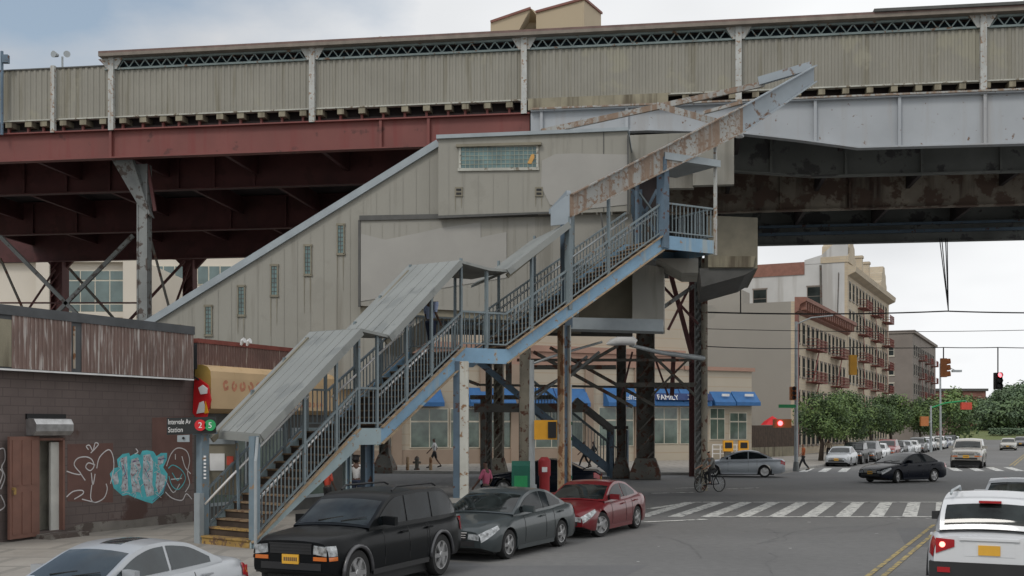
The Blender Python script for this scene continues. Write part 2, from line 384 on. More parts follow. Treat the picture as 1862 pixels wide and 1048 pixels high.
# near left block: curb u=-12.3, far edge along the cross street at Y = 45-.145X
def XE(u, Y0):                          # where the street line u meets the line Y = Y0-.145X
    # X = (u+.4332Y)/.9013
    Y = (Y0 - SL*u/.9013)/(1+SL*.4332/.9013); return SY(u, Y)
c1 = XE(-12.3, 37.8); A = SY(-12.3, -20); Bp = Vector((-160, 37.8+SL*160, 0))
near_curb = [A] + arc_corner(c1, A, Bp, 4.5) + [Bp, Vector((-160, -20, 0))]
slab('pavement', near_curb)
c2 = XE(-14.9, 66.5); Cf = SY(-14.9, 330); Bf = Vector((-190, 66.5+SL*190, 0))
slab('pavement', [Bf] + arc_corner(c2, Bf, Cf, 4)+[Cf, Vector((-190, 330, 0))])
def curb_strip(line):
    mb = MB()
    for a, b in zip(line[:-1], line[1:]):
        a = Vector((a[0], a[1], 0)); b = Vector((b[0], b[1], 0)); d = (b-a).normalized(); n = Vector((d.y, -d.x, 0))
        mb.hexa([a-n*.02+Vector((0, 0, -.05)), a+n*.16+Vector((0, 0, -.05)), b+n*.16+Vector((0, 0, -.05)), b-n*.02+Vector((0, 0, -.05)),
                 a-n*.02+Vector((0, 0, KB+.004)), a+n*.16+Vector((0, 0, KB+.004)), b+n*.16+Vector((0, 0, KB+.004)), b-n*.02+Vector((0, 0, KB+.004))])
    return mb
struct('kerb', curb_strip(near_curb[:-1]), 'curb')
struct('kerb', curb_strip([Bf] + arc_corner(c2, Bf, Cf, 4)+[Cf]), 'curb')
# markings
z4, z8 = -.02+.006, -.02+.012
mk = MB()
def strip(a, b, w_, z=z8, mb=None):
    a = Vector((a[0], a[1], z)); b = Vector((b[0], b[1], z)); d = (b-a).normalized(); n = Vector((-d.y, d.x, 0))*w_/2
    (mb or mk).poly([a-n, b-n, b+n, a+n])
def quadpx(pts): mk.poly([Vector((G(*p)[0], G(*p)[1], z8)) for p in pts])
# near crosswalk: two long lines and slanted bars (their corners on the ground, found from the photo once)
Yt, Yb = 41.4, 34.6
strip((G(1255, 913)[0], Yt), (G(1760, 913)[0]+1, Yt), .28); strip((G(1285, 941)[0], Yb), (G(1780, 941)[0]+1, Yb), .26)
strip(G(1180, 925), G(1262, 913), .28); strip(G(1172, 949), G(1285, 944), .26)
for k in range(-3, 9):
    xb = 6.98+k*1.02; wv = .46
    x2 = xb+2.56
    if k < -1:
        t0 = .15*(-k-1)
    mk.poly([(xb-wv/2, Yb, z4+.003), (xb+wv/2, Yb, z4+.003), (x2+wv/2, Yt, z4+.003), (x2-wv/2, Yt, z4+.003)])
struct('crosswalk_marking', mk, 'roadwhite')
mk = MB()
for i, px in enumerate([1462, 1497, 1533, 1570, 1606]):
    mk.poly([(G(px-13, 858)[0], 69.5, z8), (G(px+3, 858)[0], 69.5, z8), (G(px+3, 858)[0]+2.2, 76, z8), (G(px-13, 858)[0]+2.2, 76, z8)])
for i, px in enumerate([1757, 1797, 1835, 1872]):
    mk.poly([(G(px-9, 858)[0], 71.0, z8), (G(px+8, 858)[0], 71.0, z8), (G(px+8, 858)[0]+2.2, 78, z8), (G(px-9, 858)[0]+2.2, 78, z8)])
struct('crosswalk_marking', mk, 'roadwhite')
mk = MB()
for px0, px1, y in [(640, 815, 886), (1185, 1262, 897), (1075, 1140, 871), (1228, 1290, 888), (1322, 1380, 889)]:
    strip(G(px0, y), G(px1, y-2), .2)
struct('lane_marking', mk, 'roadwhite')
mk = MB()
for du in (-.13, .13):
    strip(S(-3.02+du, -10), XE(-3.02+du, 33.5), .10); strip(XE(-3.02+du, 86.5), S(-3.02+du, 330), .13)
struct('centre_line', mk, 'roadyellow')
mk = MB()
for (x0, y0, x1, y1) in [(-3.5, 19, 1.5, 22.5), (9, 26, 12, 31), (3.0, 45, 9, 49)]:
    mk.poly([(x0, y0, z4-.003), (x1, y0+.3, z4-.003), (x1+1.2, y1, z4-.003), (x0+1.4, y1-.2, z4-.003)])
struct('road_patch', mk, 'patchasphalt')
mk = MB(); rr = random.Random(3)
for i in range(26):
    u = rr.uniform(-10, -1); Y = rr.uniform(19, 36); p = SY(u, Y); a = rr.uniform(0, 3); s_ = rr.uniform(.015, .05)
    mk.poly([(p.x+math.cos(a+k*1.3)*s_*(1+(k % 2)), p.y+math.sin(a+k*1.3)*s_, z8+.002) for k in range(5)])
props(mk.build('litter', 'roadwhite'), 'scattered white litter scraps on the asphalt', 'litter', kind='stuff')
rr = random.Random(9)
for i in range(9):
    mb_ = MB(); u = rr.uniform(-9.5, -3.5) if i < 6 else rr.uniform(-9, 4); Y = rr.uniform(18, 33) if i < 6 else rr.uniform(44, 62); p = SY(u, Y); a = rr.uniform(0, 6.28) if i % 2 else R(64)
    pts = [p.copy()]
    for k in range(rr.randint(14, 30)): a += rr.gauss(0, .22); p = p+Vector((math.cos(a), math.sin(a), 0))*.28; pts.append(p.copy())
    for q0, q1 in zip(pts[:-1], pts[1:]): strip(q0, q1, rr.uniform(.012, .035), z4-.002, mb_)
    struct('road_crack', mb_, 'road_tar')
mh = MB(); c = S(-6.3, 22); mh.poly([(c.x+.36*math.cos(k*math.pi/12), c.y+.36*math.sin(k*math.pi/12), z8) for k in range(24)])
# grass bank far up the street
gb = MB(); rows = []
for i in range(30):
    x = 60+i*14; rows.append([(x, 255+rr.uniform(-3, 3), -.1), (x, 262, .9), (x, 300, 2.6), (x, 420, 4.2+rr.uniform(-.5, .5)), (x, 700, 4)])
struct('grass_bank', gb.grid(rows), 'grass', smooth=True)

# ================================================================ THE VIADUCT
V0 = 41.0
vi = empty('elevated_railway', EX(931, 0, V0), R(-8.25), 'long elevated railway clad in ribbed beige panels on red and pale girders over the street', 'railway viaduct')
PX0, PX1 = -260, 2150
def vb(mb, name, m, **k): return mb.build(name, m, vi, **k)
def band(mb, pa, pb, z0, z1, y0, y1):   # a box running along the viaduct between two pixels columns
    a, b = EX(pa, z0, y0), EX(pb, z0, y0); th = EB*(y1-y0)
    mb.hexa([a, b, b+th, a+th, a+Vector((0, 0, z1-z0)), b+Vector((0, 0, z1-z0)), b+th+Vector((0, 0, z1-z0)), a+th+Vector((0, 0, z1-z0))]); return mb
posts = [97, 203, 568, 953, 1343, 1788]
bays = [PX0]+posts+[PX1]
ZW0, ZW1 = 14.5, 16.25
for a, b in zip(bays[:-1], bays[1:]):   # ribbed windscreen, one panel run per bay
    mb = MB(); A, B_ = EX(a, 0, V0), EX(b, 0, V0); Ln = (B_-A).length; n = max(4, int(Ln/.225)); row = []
    for i in range(n):
        for f, d in ((0, 0), (.35, 0), (.5, -.032), (.85, -.032)):
            row.append(A.lerp(B_, (i+f)/n) + EB*d)
    row.append(B_)
    z1 = ZW1 if a > 100 else 16.42
    top = [p+Vector((0, 0, z1)) for p in row]; bot = [p+Vector((0, 0, ZW0)) for p in row]
    mb.grid([bot, top]); mb.grid([[p+EB*.12 for p in top], [p+EB*.12 for p in bot]])
    vb(mb, 'windscreen_panel', 'panel')
mb = MB(); band(mb, PX0, PX1, ZW0-.05, ZW0, V0-.08, V0+.15)
for a in range(-100, 200, 90): pass
vb(mb, 'panel_trim', 'panel_trim')
mb = MB(); band(mb, PX0, 203, 16.42, 16.47, V0-.06, V0+.2); vb(mb, 'coping', 'trim_dark')
for px in posts+[2140]:
    mb = MB(); h = 16.70 if px > 150 else 16.5
    a = EX(px, 13.95, V0-.1)
    w_ = .105 if px != 97 else .08
    mb.hexa([a-ER*w_-EB*.1, a+ER*w_-EB*.1, a+ER*w_+EB*.06, a-ER*w_+EB*.06]+[q+Vector((0, 0, h-13.95)) for q in (a-ER*w_-EB*.1, a+ER*w_-EB*.1, a+ER*w_+EB*.06, a-ER*w_+EB*.06)])
    if px > 150:                        # gusset at the truss
        g = EX(px, 16.27, V0-.115); mb.prism([g-ER*.2, g+ER*.2, g+ER*.45+Vector((0, 0, .42)), g-ER*.45+Vector((0, 0, .42))], -EB*.03)
    vb(mb, 'post', 'post_white')
# small feet brackets and sleeper ends under the cladding
mb = MB(); mr = MB()
k = 0; X = -24.0
while X < 26:
    px = 931+X/(V0-SL*X)*F
    if not (955 < px < 1225):
        mb = MB(); band(mb, px-6, px+6, 14.24, 14.45, V0-.05, V0+.5); vb(mb, 'sleeper_end', 'concrete')
        mr = MB(); band(mr, px-2, px+2, 13.95, 14.24, V0+.1, V0+.2); vb(mr, 'hanger', 'redpaint' if px < 960 else 'truss')
    X += .80 if k % 7 else .62
    k += 1
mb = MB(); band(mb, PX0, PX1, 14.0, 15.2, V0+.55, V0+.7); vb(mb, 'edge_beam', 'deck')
# canopy: lattice truss, backing, roof
mb = MB(); band(mb, 190, PX1, 16.26, 16.33, V0-.1, V0+.02); band(mb, 190, PX1, 16.61, 16.68, V0-.1, V0+.02)
A, B_ = EX(205, 0, V0-.04), EX(PX1, 0, V0-.04); n = int((B_-A).length/.215)
for i in range(n):
    p, q = A.lerp(B_, i/n), A.lerp(B_, (i+1)/n); za, zb_ = (16.33, 16.62) if i % 2 else (16.62, 16.33)
    mb.beam(p+Vector((0, 0, za)), q+Vector((0, 0, zb_)), .025, .04)
vb(mb, 'lattice_truss', 'truss')
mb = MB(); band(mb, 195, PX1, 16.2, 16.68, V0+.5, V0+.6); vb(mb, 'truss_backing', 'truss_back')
mb = MB(); band(mb, 178, PX1, 16.685, 16.80, V0-.42, V0+.15); vb(mb, 'gutter', 'roof_edge')
mb = MB(); a = EX(178, 16.80, V0-.42); b = EX(PX1, 16.80, V0-.42)
mb.hexa([a, b, b+EB*8, a+EB*8, a+Vector((0, 0, .08)), b+Vector((0, 0, .08)), b+EB*8+Vector((0, 0, .9)), a+EB*8+Vector((0, 0, .9))])
a = EX(178, 16.25, V0-.1); mb.prism([a+Vector((0, 0, .43)), a+ER*.45+Vector((0, 0, -.0)), a+ER*.45+Vector((0, 0, .43))], EB*.1)
vb(mb, 'canopy_roof', 'roof_red')
mb = MB(); band(mb, 1590, PX1, 16.86, 16.96, V0-.5, V0+1.5); vb(mb, 'roof_flashing', 'trim_dark')
mb = MB(); A, B_ = EX(178, 16.885, V0-.40), EX(1590, 16.885, V0-.40); n = 150
for i in range(n):
    p = A.lerp(B_, i/n); mb.beam(p, p+ER*.05, .04, .03)

for px in (692, 712):
    mb = MB(); p = EX(px, 16.8, V0+.6); r = .17 if px == 692 else .14
    mb.tube([p, p+Vector((0, 0, .28))], r*.75, 12); mb.tube([p+Vector((0, 0, .28)), p+Vector((0, 0, .36)), p+Vector((0, 0, .44))], [r*1.2, r*1.15, r*.3], 12)
    vb(mb, 'roof_vent', 'panel_trim')
# floodlights on the open end
mb = MB(); p = EX(113, 16.5, V0+.2); mb.tube([p, p+Vector((0, 0, .45))], .04)
for s_ in (-1, 1):
    c = p+Vector((s_*.18, -.1, .5)); mb.tube([c+Vector((0, .1, 0)), c-Vector((s_*-.08, .12, .02))], [.07, .13], 10)
vb(mb, 'floodlight', 'galv')
mb = MB(); p = EX(3, 13.9, V0-.3); mb.tube([p, p+Vector((0, 0, 3.2))], .06)
mb.box((0, 0, 0), (.22, .2, .3), Matrix.Translation(p+Vector((.04, -.1, 2.75))))
vb(mb, 'lamp_post', 'bluecol')
# concrete fascia above the pale girder
mb = MB(); band(mb, 960, 1215, 14.05, 14.46, V0-.25, V0+.4); vb(mb, 'concrete_fascia', 'concrete')
# near girders
def girder(zt, prof, y0, name, m, th=.35, flange=.12, stiff=(), stm=None, smat=None):
    pts_t = [EX(px, zt, y0) for px, z in prof]; pts_b = [EX(px, z, y0) for px, z in prof]
    mb = MB(); mb.prism(pts_b+pts_t[::-1], EB*.04)
    for (a, za), (b, zb_) in zip(prof[:-1], prof[1:]):
        for sgn in (1,):
            mb.hexa([EX(a, za-.05, y0)-EB*th/2, EX(b, zb_-.05, y0)-EB*th/2, EX(b, zb_-.05, y0)+EB*th/2, EX(a, za-.05, y0)+EB*th/2,
                     EX(a, za, y0)-EB*th/2, EX(b, zb_, y0)-EB*th/2, EX(b, zb_, y0)+EB*th/2, EX(a, za, y0)+EB*th/2])
    band(mb, prof[0][0], prof[-1][0], zt, zt+.05, y0-th/2, y0+th/2)
    o = vb(mb, name, m)
    for px in stiff:
        z0 = np_interp(px, prof); q = EX(px, z0, y0); st = MB()
        st.box((-.05, -.13, 0), (.05, 0, zt-z0), Matrix.Translation(q) @ Matrix.Rotation(R(-8.25), 4, 'Z'))
        s_ = st.build('stiffener', smat or m, o)
    return o
def np_interp(x, prof):
    for (a, za), (b, zb_) in zip(prof[:-1], prof[1:]):
        if a <= x <= b: return za+(zb_-za)*(x-a)/(b-a)
    return prof[-1][1]
girder(13.95, [(PX0, 12.95), (963, 12.95)], V0, 'red_girder', 'redpaint', stiff=[203, 693, 780])
girder(13.98, [(965, 13.2), (1180, 13.2), (1330, 13.02), (1450, 12.68), (1560, 12.33), (PX1, 12.25)], V0-.15, 'pale_girder', 'white_girder', stiff=[985, 1140, 1482, 1635, 1790, 1990], smat='white_girder')
# a thin row of brackets shading the join
mb = MB(); band(mb, 965, PX1, 14.03, 14.09, V0-.38, V0+.1); vb(mb, 'top_flange', 'rustbeam')
# inner girders
g2 = [(965, 12.9), (1180, 12.8), (1330, 12.5), (1480, 12.2), (1900, 12.15), (PX1, 12.15)]
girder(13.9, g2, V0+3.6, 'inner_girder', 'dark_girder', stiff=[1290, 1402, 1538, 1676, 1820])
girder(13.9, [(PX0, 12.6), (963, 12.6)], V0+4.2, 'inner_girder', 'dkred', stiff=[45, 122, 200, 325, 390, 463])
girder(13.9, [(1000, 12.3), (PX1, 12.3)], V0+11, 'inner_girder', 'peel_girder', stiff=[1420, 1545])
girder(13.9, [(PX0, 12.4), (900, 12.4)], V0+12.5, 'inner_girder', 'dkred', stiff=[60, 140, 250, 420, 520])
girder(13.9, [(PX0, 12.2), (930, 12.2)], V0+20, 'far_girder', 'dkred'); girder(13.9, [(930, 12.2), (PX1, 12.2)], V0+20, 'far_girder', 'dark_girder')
mb = MB(); band(mb, 1380, PX1, 12.6, 12.75, V0+19.6, V0+19.75); band(mb, 1380, PX1, 13.0, 13.12, V0+19.6, V0+19.75); vb(mb, 'cable_tray', 'bluecol')
# deck with a slot that lets the sky through on the left
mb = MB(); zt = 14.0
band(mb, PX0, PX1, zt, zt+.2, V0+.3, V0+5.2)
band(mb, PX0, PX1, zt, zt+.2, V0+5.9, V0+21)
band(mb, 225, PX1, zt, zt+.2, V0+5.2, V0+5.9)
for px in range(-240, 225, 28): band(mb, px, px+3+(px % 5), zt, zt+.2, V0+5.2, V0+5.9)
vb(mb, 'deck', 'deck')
X = -30.0; k = 0
while X < 28:                            # cross beams between the girders
    px = 931+X/(V0-SL*X)*F; mb = MB(); a = EX(px, 13.0, V0+.2); b = a+EB*20
    mb.beam(a+Vector((0, 0, .5)), b+Vector((0, 0, .5)), .16, .8)
    vb(mb, 'cross_beam', 'deck' if px > 965 else 'dkred'); X += 3.8
mb = MB(); band(mb, PX0, PX1, 14.2, 16.8, V0+20.6, V0+20.75); vb(mb, 'far_windscreen', 'panel')
# columns
def column(px, Y, wx, m, zt=12.4, foot=None, name='column', lace=True):
    mb = MB(); c = P(px, 778, Y); c.z = 0; T = Matrix.Translation(c) @ Matrix.Rotation(R(-8.25), 4, 'Z'); h = wx/2
    mb.box((-h, -h, 0), (-h+.05, h, zt), T); mb.box((h-.05, -h, 0), (h, h, zt), T); mb.box((-h+.05, -.04, 0), (h-.05, .04, zt), T)
    z = .5
    if not lace: mb.box((-h+.05, -h+.03, 0), (h-.05, -h+.06, zt), T)
    while lace and z < zt-.6:                     # lacing bars
        mb.beam(T @ Vector((-h+.05, -h+.02, z)), T @ Vector((h-.05, -h+.02, z+wx)), .03, .07); z += wx
    o = vb(mb, name, m)
    if foot:
        f = MB(); f.box((-foot, -foot, 0), (foot, foot, .35), T)
        b = [Vector((x*foot, y*foot, .35)) for x, y in ((-1, -1), (1, -1), (1, 1), (-1, 1))]; t = [Vector((x*h*1.1, y*h*1.1, 1.1)) for x, y in ((-1, -1), (1, -1), (1, 1), (-1, 1))]
        f.hexa([T @ q for q in b+t]); f.build('column_foot', m if m != 'dkred' else 'dkred', o)
    return o
column(262, 44.2, .42, 'greysteel', 12.9, lace=False)
column(955, 47, .42, 'oldsteel', lace=False); column(1270, 50, .34, 'greysteel', 12.2)
column(907, 60, .5, 'oldsteel', 12.2, .45); column(889, 58, .3, 'darksteel', 12.2)
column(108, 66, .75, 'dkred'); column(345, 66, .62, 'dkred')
column(1130, 61, .5, 'darksteel', 12.2, .45); column(1174, 60, .95, 'darksteel', 12.2, .8)
column(1258, 63, .3, 'dkred', 12.2); column(700, 68, .6, 'darksteel', 12.2, .6); column(1540-8, 68, .2, 'darksteel', 2.2) if False else None
# flared bracket arms at the near left column, knee braces on the far ones
def arm(px0, y0, px1, y1, Y, w_, h_, m, name='bracket', Yb=None):
    mb = MB(); mb.beam(P(px0, y0, Y), P(px1, y1, Yb or Y), w_, h_); return vb(mb, name, m)
mb = MB(); a = P(200, 286, 43.6); b = P(240, 290, 43.6); c_ = P(274, 395, 44.0); d_ = P(250, 372, 44.0)
mb.prism([a, b, c_, d_], EB*.3); vb(mb, 'bracket', 'greysteel')
arm(268, 300, 282, 384, 44.1, .12, .12, 'dkred')
for (x, s_) in ((108, 1), (345, 1), (345, -1), (108, -1)):
    mb = MB(); q = P(x, 500, 66); q2 = P(x+s_*36, 462, 66); q3 = P(x, 462, 66); mb.prism([q, q2, q3], EB*.2); vb(mb, 'knee_brace', 'dkred')
br = [(0, 430, 150, 582, 50, .16, 'greysteel'), (242, 428, 92, 580, 50, .16, 'greysteel'), (125, 488, 218, 592, 58, .12, 'darksteel'),
      (335, 475, 228, 590, 58, .12, 'dkred'), (0, 470, 47, 575, 52, .09, 'darksteel'), (100, 490, 45, 572, 60, .09, 'dkred'),
      (275, 440, 310, 570, 48, .09, 'darksteel'), (345, 480, 315, 565, 60, .1, 'dkred'), (0, 551, 258, 551, 52, .07, 'dkred'), (270, 470, 345, 472, 60, .06, 'dkred'),
      (965, 720, 1125, 628, 55, .16, 'darksteel'), (970, 640, 1150, 740, 55, .16, 'darksteel'), (1000, 632, 1190, 738, 58, .16, 'darksteel'),
      (1030, 690, 1090, 640, 50, .12, 'greysteel'), (940, 655, 1262, 655, 56, .14, 'darksteel'), (1180, 640, 1265, 720, 56, .13, 'darksteel'),
      (1265, 640, 1185, 720, 56, .1, 'darksteel'), (1225, 640, 1222, 720, 58, .2, 'dkred'), (1150, 640, 1128, 730, 57, .09, 'dkred'), (1190, 648, 1215, 720, 57, .09, 'dkred'),
      (860, 650, 1000, 765, 57, .3, 'bluecol'), (870, 700, 1255, 706, 60, .12, 'darksteel'), (1205, 560, 1262, 520, 46, .16, 'greysteel'), (1215, 600, 1265, 500, 46, .1, 'dkred'),
      (1205, 520, 1270, 590, 48, .1, 'dkred'),
      (862, 742, 1068, 742, 58, .45, 'darksteel'), (945, 668, 1120, 668, 54, .2, 'darksteel'), (735, 648, 870, 700, 57, .16, 'darksteel'), (870, 640, 760, 725, 59, .14, 'greysteel'), (1068, 648, 960, 735, 53, .12, 'greysteel'), (1120, 700, 1262, 700, 57, .22, 'darksteel'), (925, 640, 925, 700, 56, .3, 'darksteel'), (1220, 500, 1262, 660, 55, .2, 'dkred')]
for (x0, y0, x1, y1, Y, t_, m) in br: arm(x0, y0, x1, y1, Y, t_, t_, m, 'brace')
# mezzanine box hung beneath the tracks
mb = MB(); Y0 = 43.5
mb.prism([PE(1288, 392, Y0), PE(1378, 396, Y0), PE(1378, 488, Y0), PE(1288, 488, Y0)], EB*6); vb(mb, 'mezzanine_box', 'stain')
mb = MB(); mb.prism([PE(1288, 466, Y0-.1), PE(1374, 466, Y0-.1), PE(1370, 486, Y0-.1), PE(1288, 486, Y0-.1)], EB*.1); vb(mb, 'mezzanine_trim', 'concrete')
mb = MB(); mb.prism([PE(1272, 488, Y0), PE(1375, 488, Y0), PE(1355, 500, Y0), PE(1276, 522, Y0)], EB*5.5); vb(mb, 'mezzanine_floor', 'trim_dark')

# ================================================================ STATION HOUSE
H0 = 35.4
hs = empty('station_house', EX(700, 0, H0), R(-8.25), 'grey clad station house with sloping escalator wing and glass block window, under the tracks', 'station building')
def hb(mb, name, m, **k): return mb.build(name, m, hs, **k)
# sloping wing (goes on down behind the shop)
mb = MB(); mb.prism([PE(-235, 905, H0), PE(798, 264, H0), PE(798, 560, H0), PE(690, 640, H0), PE(690, 705, H0), PE(350, 720, H0), PE(350, 925, H0), PE(-235, 925, H0)], EB*3.4)
hb(mb, 'sloping_wing', 'siding')
mb = MB()
a, b = PE(-240, 902, H0-.06), PE(797, 260, H0-.06)
mb.beam(a+EB*.1, b+EB*.1, .3, .22); hb(mb, 'sloping_gutter', 'trim_grey')
mb = MB()                                # board joints of the cladding
for px in range(300, 800, 24):
    yt = 264+(798-px)*.6204
    mb.hexa([PE(px, 690, H0-.012), PE(px+.7, 690, H0-.012), PE(px+.7, 690, H0), PE(px, 690, H0), PE(px, yt+14, H0-.012), PE(px+.7, yt+14, H0-.012), PE(px+.7, yt+14, H0), PE(px, yt+14, H0)])
hb(mb, 'cladding_joint', 'siding2')
# lower box
L0 = H0-.25
mb = MB(); mb.prism([PE(653, 398, L0), PE(1148, 388, L0), PE(1148, 478, L0), PE(1042, 482, L0), PE(1042, 569, L0), PE(860, 566, L0), PE(653, 556, L0)], EB*5); hb(mb, 'lower_box', 'siding2')
mb = MB(); mb.prism([PE(1040, 470, L0+2.2), PE(1152, 470, L0+2.2), PE(1152, 585, L0+2.2), PE(1040, 585, L0+2.2)], EB*.2); hb(mb, 'recess_wall', 'stain')
mb = MB()
for px in range(672, 1140, 22):
    if px > 1036: continue
    mb.hexa([PE(px, 556, L0-.01), PE(px+1.1, 556, L0-.01), PE(px+1.1, 556, L0), PE(px, 556, L0), PE(px, 404, L0-.01), PE(px+1.1, 404, L0-.01), PE(px+1.1, 404, L0), PE(px, 404, L0)])
hb(mb, 'cladding_joint', 'siding')
mb = MB(); mb.prism([PE(653, 392, L0-.06), PE(1000, 385, L0-.06), PE(1000, 393, L0-.06), PE(653, 401, L0-.06)], EB*.3)  # dark strip stands for the shade line under the overhang
mb.prism([PE(651, 400, L0-.03), PE(655, 400, L0-.03), PE(655, 558, L0-.03), PE(651, 558, L0-.03)], EB*.1)
hb(mb, 'box_trim_and_shade', 'trim_dark')
# upper box
U0 = H0-.5
mb = MB(); mb.prism([PE(797, 250, U0), PE(1141, 236, U0), PE(1141, 384, U0), PE(797, 396, U0)], EB*5); hb(mb, 'upper_box', 'siding')
mb = MB()
for px in list(range(815, 1140, 27)):
    a0, a1 = (396, 252) if not (832 < px < 982) else (394, 312)
    mb.hexa([PE(px, a0-5, U0-.01), PE(px+1.1, a0-5, U0-.01), PE(px+1.1, a0-5, U0), PE(px, a0-5, U0), PE(px, a1, U0-.01), PE(px+1.1, a1, U0-.01), PE(px+1.1, a1, U0), PE(px, a1, U0)])
hb(mb, 'cladding_joint', 'siding2')
mb = MB(); mb.prism([PE(793, 245, U0-.1), PE(1143, 231, U0-.1), PE(1143, 237, U0-.1), PE(793, 252, U0-.1)], EB*5.2); hb(mb, 'parapet_cap', 'trim_grey')
mb = MB(); mb.prism([PE(796, 392, U0-.03), PE(1010, 384.5, U0-.03), PE(1010, 388, U0-.03), PE(796, 397, U0-.03)], EB*.2)  # dark strip paints the shade along the underside of the upper box
mb.prism([PE(1097, 238, U0-.015), PE(1098.5, 238, U0-.015), PE(1098.5, 384, U0-.015), PE(1097, 384, U0-.015)], EB*.1); hb(mb, 'box_trim_and_shade', 'trim_dark')
def patch(pts, Y0, m='patch'):
    mb = MB(); mb.prism([PE(x, y, Y0) for x, y in pts], EB*.012); return hb(mb, 'repainted_patch', m)
patch([(985, 292), (1010, 280), (1040, 279), (1141, 281), (1141, 372), (1030, 384), (1000, 372), (984, 340)], U0-.022)
patch([(656, 425), (700, 436), (760, 424), (800, 415), (874, 404), (874, 432), (890, 428), (921, 422), (921, 505), (656, 548)], L0-.02)
# glass block window
gf = MB()
for (x0, y0, x1, y1) in ((832, 264, 980, 268), (832, 306, 980, 311), (834, 267, 838, 308), (975, 266, 979, 307)):
    gf.prism([PE(x0, y0+(0 if x0 > 900 else 0), U0-.06), PE(x1, y0-2, U0-.06), PE(x1, y1-2, U0-.06), PE(x0, y1, U0-.06)], EB*.08)
wf = hb(gf, 'window_frame', 'panel_trim')
mb = MB(); mb.prism([PE(838, 268, U0-.02), PE(976, 264, U0-.02), PE(976, 305, U0-.02), PE(838, 308, U0-.02)], EB*.1); mb.build('glass_block_pane', 'glassblock', wf)
mb = MB(); NX, NY = 17, 5
for i in range(1, NX): x = 838+138*i/NX; mb.prism([PE(x-.6, 267, U0-.032), PE(x+.6, 267, U0-.032), PE(x+.6, 306, U0-.032), PE(x-.6, 306, U0-.032)], EB*.02)
for j in range(1, NY): y = 268+39*j/NY; mb.prism([PE(838, y-.5, U0-.034), PE(976, y-3, U0-.034), PE(976, y-2, U0-.034), PE(838, y+.6, U0-.034)], EB*.02)
mb.build('glass_block_grid', 'gb_grid', wf)
mb = MB(); mb.prism([PE(959, 297, U0-.045), PE(966, 281, U0-.045), PE(971, 280, U0-.045), PE(972, 286, U0-.045), PE(966, 298, U0-.045)], EB*.015); mb.build('yellow_pane_patch', 'gb_yellow', wf)
mb = MB(); mb.prism([PE(829, 262, U0-.14), PE(984, 258, U0-.14), PE(984, 263, U0-.14), PE(829, 267, U0-.14)], EB*.2); mb.build('window_hood', 'stain', wf)
for px in (834, 980):
    mb = MB(); mb.prism([PE(px-7, 340, U0-.04), PE(px+7, 340, U0-.04), PE(px+7, 357, U0-.04), PE(px-7, 357, U0-.04)], EB*.05); v = hb(mb, 'wall_vent', 'stain')
    mb = MB()
    for y in (343, 350): mb.prism([PE(px-4.5, y, U0-.05), PE(px+4.5, y, U0-.05), PE(px+4.5, y+4, U0-.05), PE(px-4.5, y+4, U0-.05)], EB*.02)
    mb.build('vent_slot', 'black', v)
for (px, yt, yb) in ((619, 408, 462), (559, 446, 500), (498, 482, 538), (438, 520, 574), (378, 556, 610), (320, 592, 640)):
    mb = MB(); Y1 = H0-.05
    for (x0, y0, x1, y1) in ((px-8, yt-2, px+8, yt+2), (px-8, yb-2, px+8, yb+2), (px-7, yt, px-5, yb), (px+5, yt, px+7, yb)):
        mb.prism([PE(x0, y0, Y1), PE(x1, y0, Y1), PE(x1, y1, Y1), PE(x0, y1, Y1)], EB*.06)
    f = hb(mb, 'slit_window', 'stain')
    mb = MB(); mb.prism([PE(px-5, yt+1, H0-.02), PE(px+5, yt+1, H0-.02), PE(px+5, yb-1, H0-.02), PE(px-5, yb-1, H0-.02)], EB*.05); mb.build('pane', 'glassblock', f)
    mb = MB()
    for j in range(1, 7): y = yt+(yb-yt)*j/7; mb.prism([PE(px-5, y-.5, H0-.03), PE(px+5, y-.5, H0-.03), PE(px+5, y+.5, H0-.03), PE(px-5, y+.5, H0-.03)], EB*.01)
    mb.prism([PE(px-.5, yt, H0-.03), PE(px+.5, yt, H0-.03), PE(px+.5, yb, H0-.03), PE(px-.5, yb, H0-.03)], EB*.01); mb.build('pane_grid', 'trim_dark', f)
# grime runs below the slit windows and vents
rg = random.Random(4)
for (px, y0) in ((619, 464), (559, 502), (498, 540), (438, 576), (834, 358), (980, 358)):
    Yg = (U0 if px > 800 else H0)-.016
    for dx in (-6, 5):
        mb = MB(); L_ = rg.uniform(30, 75) if px < 800 else rg.uniform(18, 30); n = 6; rows = []
        for k in range(n+1):
            t = k/n; w_ = (1.6*(1-t)+.3); rows.append([PE(px+dx-w_/2, y0+L_*t, Yg), PE(px+dx+w_/2+rg.uniform(-.3, .3), y0+L_*t, Yg)])
        mb.grid(rows); hb(mb, 'grime_run', 'stain', fix=False)
# bits right of the house, above and behind the landing
for pts, Y0, th, m, nm in [([(1140, 246), (1262, 241), (1262, 296), (1140, 298)], 37.6, .3, 'siding', 'infill_panel'),
                           ([(1150, 298), (1200, 296), (1200, 380), (1150, 380)], 38.2, .3, 'deck', 'opening_shade_panel'),  # dark sheet paints the shade inside the opening
                           ([(1260, 243), (1335, 240), (1335, 335), (1260, 337)], 37.4, .3, 'siding', 'end_panel'),
                           ([(1204, 312), (1262, 312), (1262, 342), (1204, 342)], 37.9, .3, 'siding', 'end_panel'),
                           ([(1150, 478), (1207, 486), (1207, 592), (1150, 582)], 36.4, 3.2, 'siding2', 'support_cabinet'),
                           ([(1148, 380), (1215, 380), (1215, 485), (1148, 480)], 37.5, 3, 'trim_dark', 'doorway_shade_block')]:  # solid dark block painted as the shaded depth of the entry
    mb = MB(); mb.prism([PE(x, y, Y0) for x, y in pts], EB*th); hb(mb, nm, m)
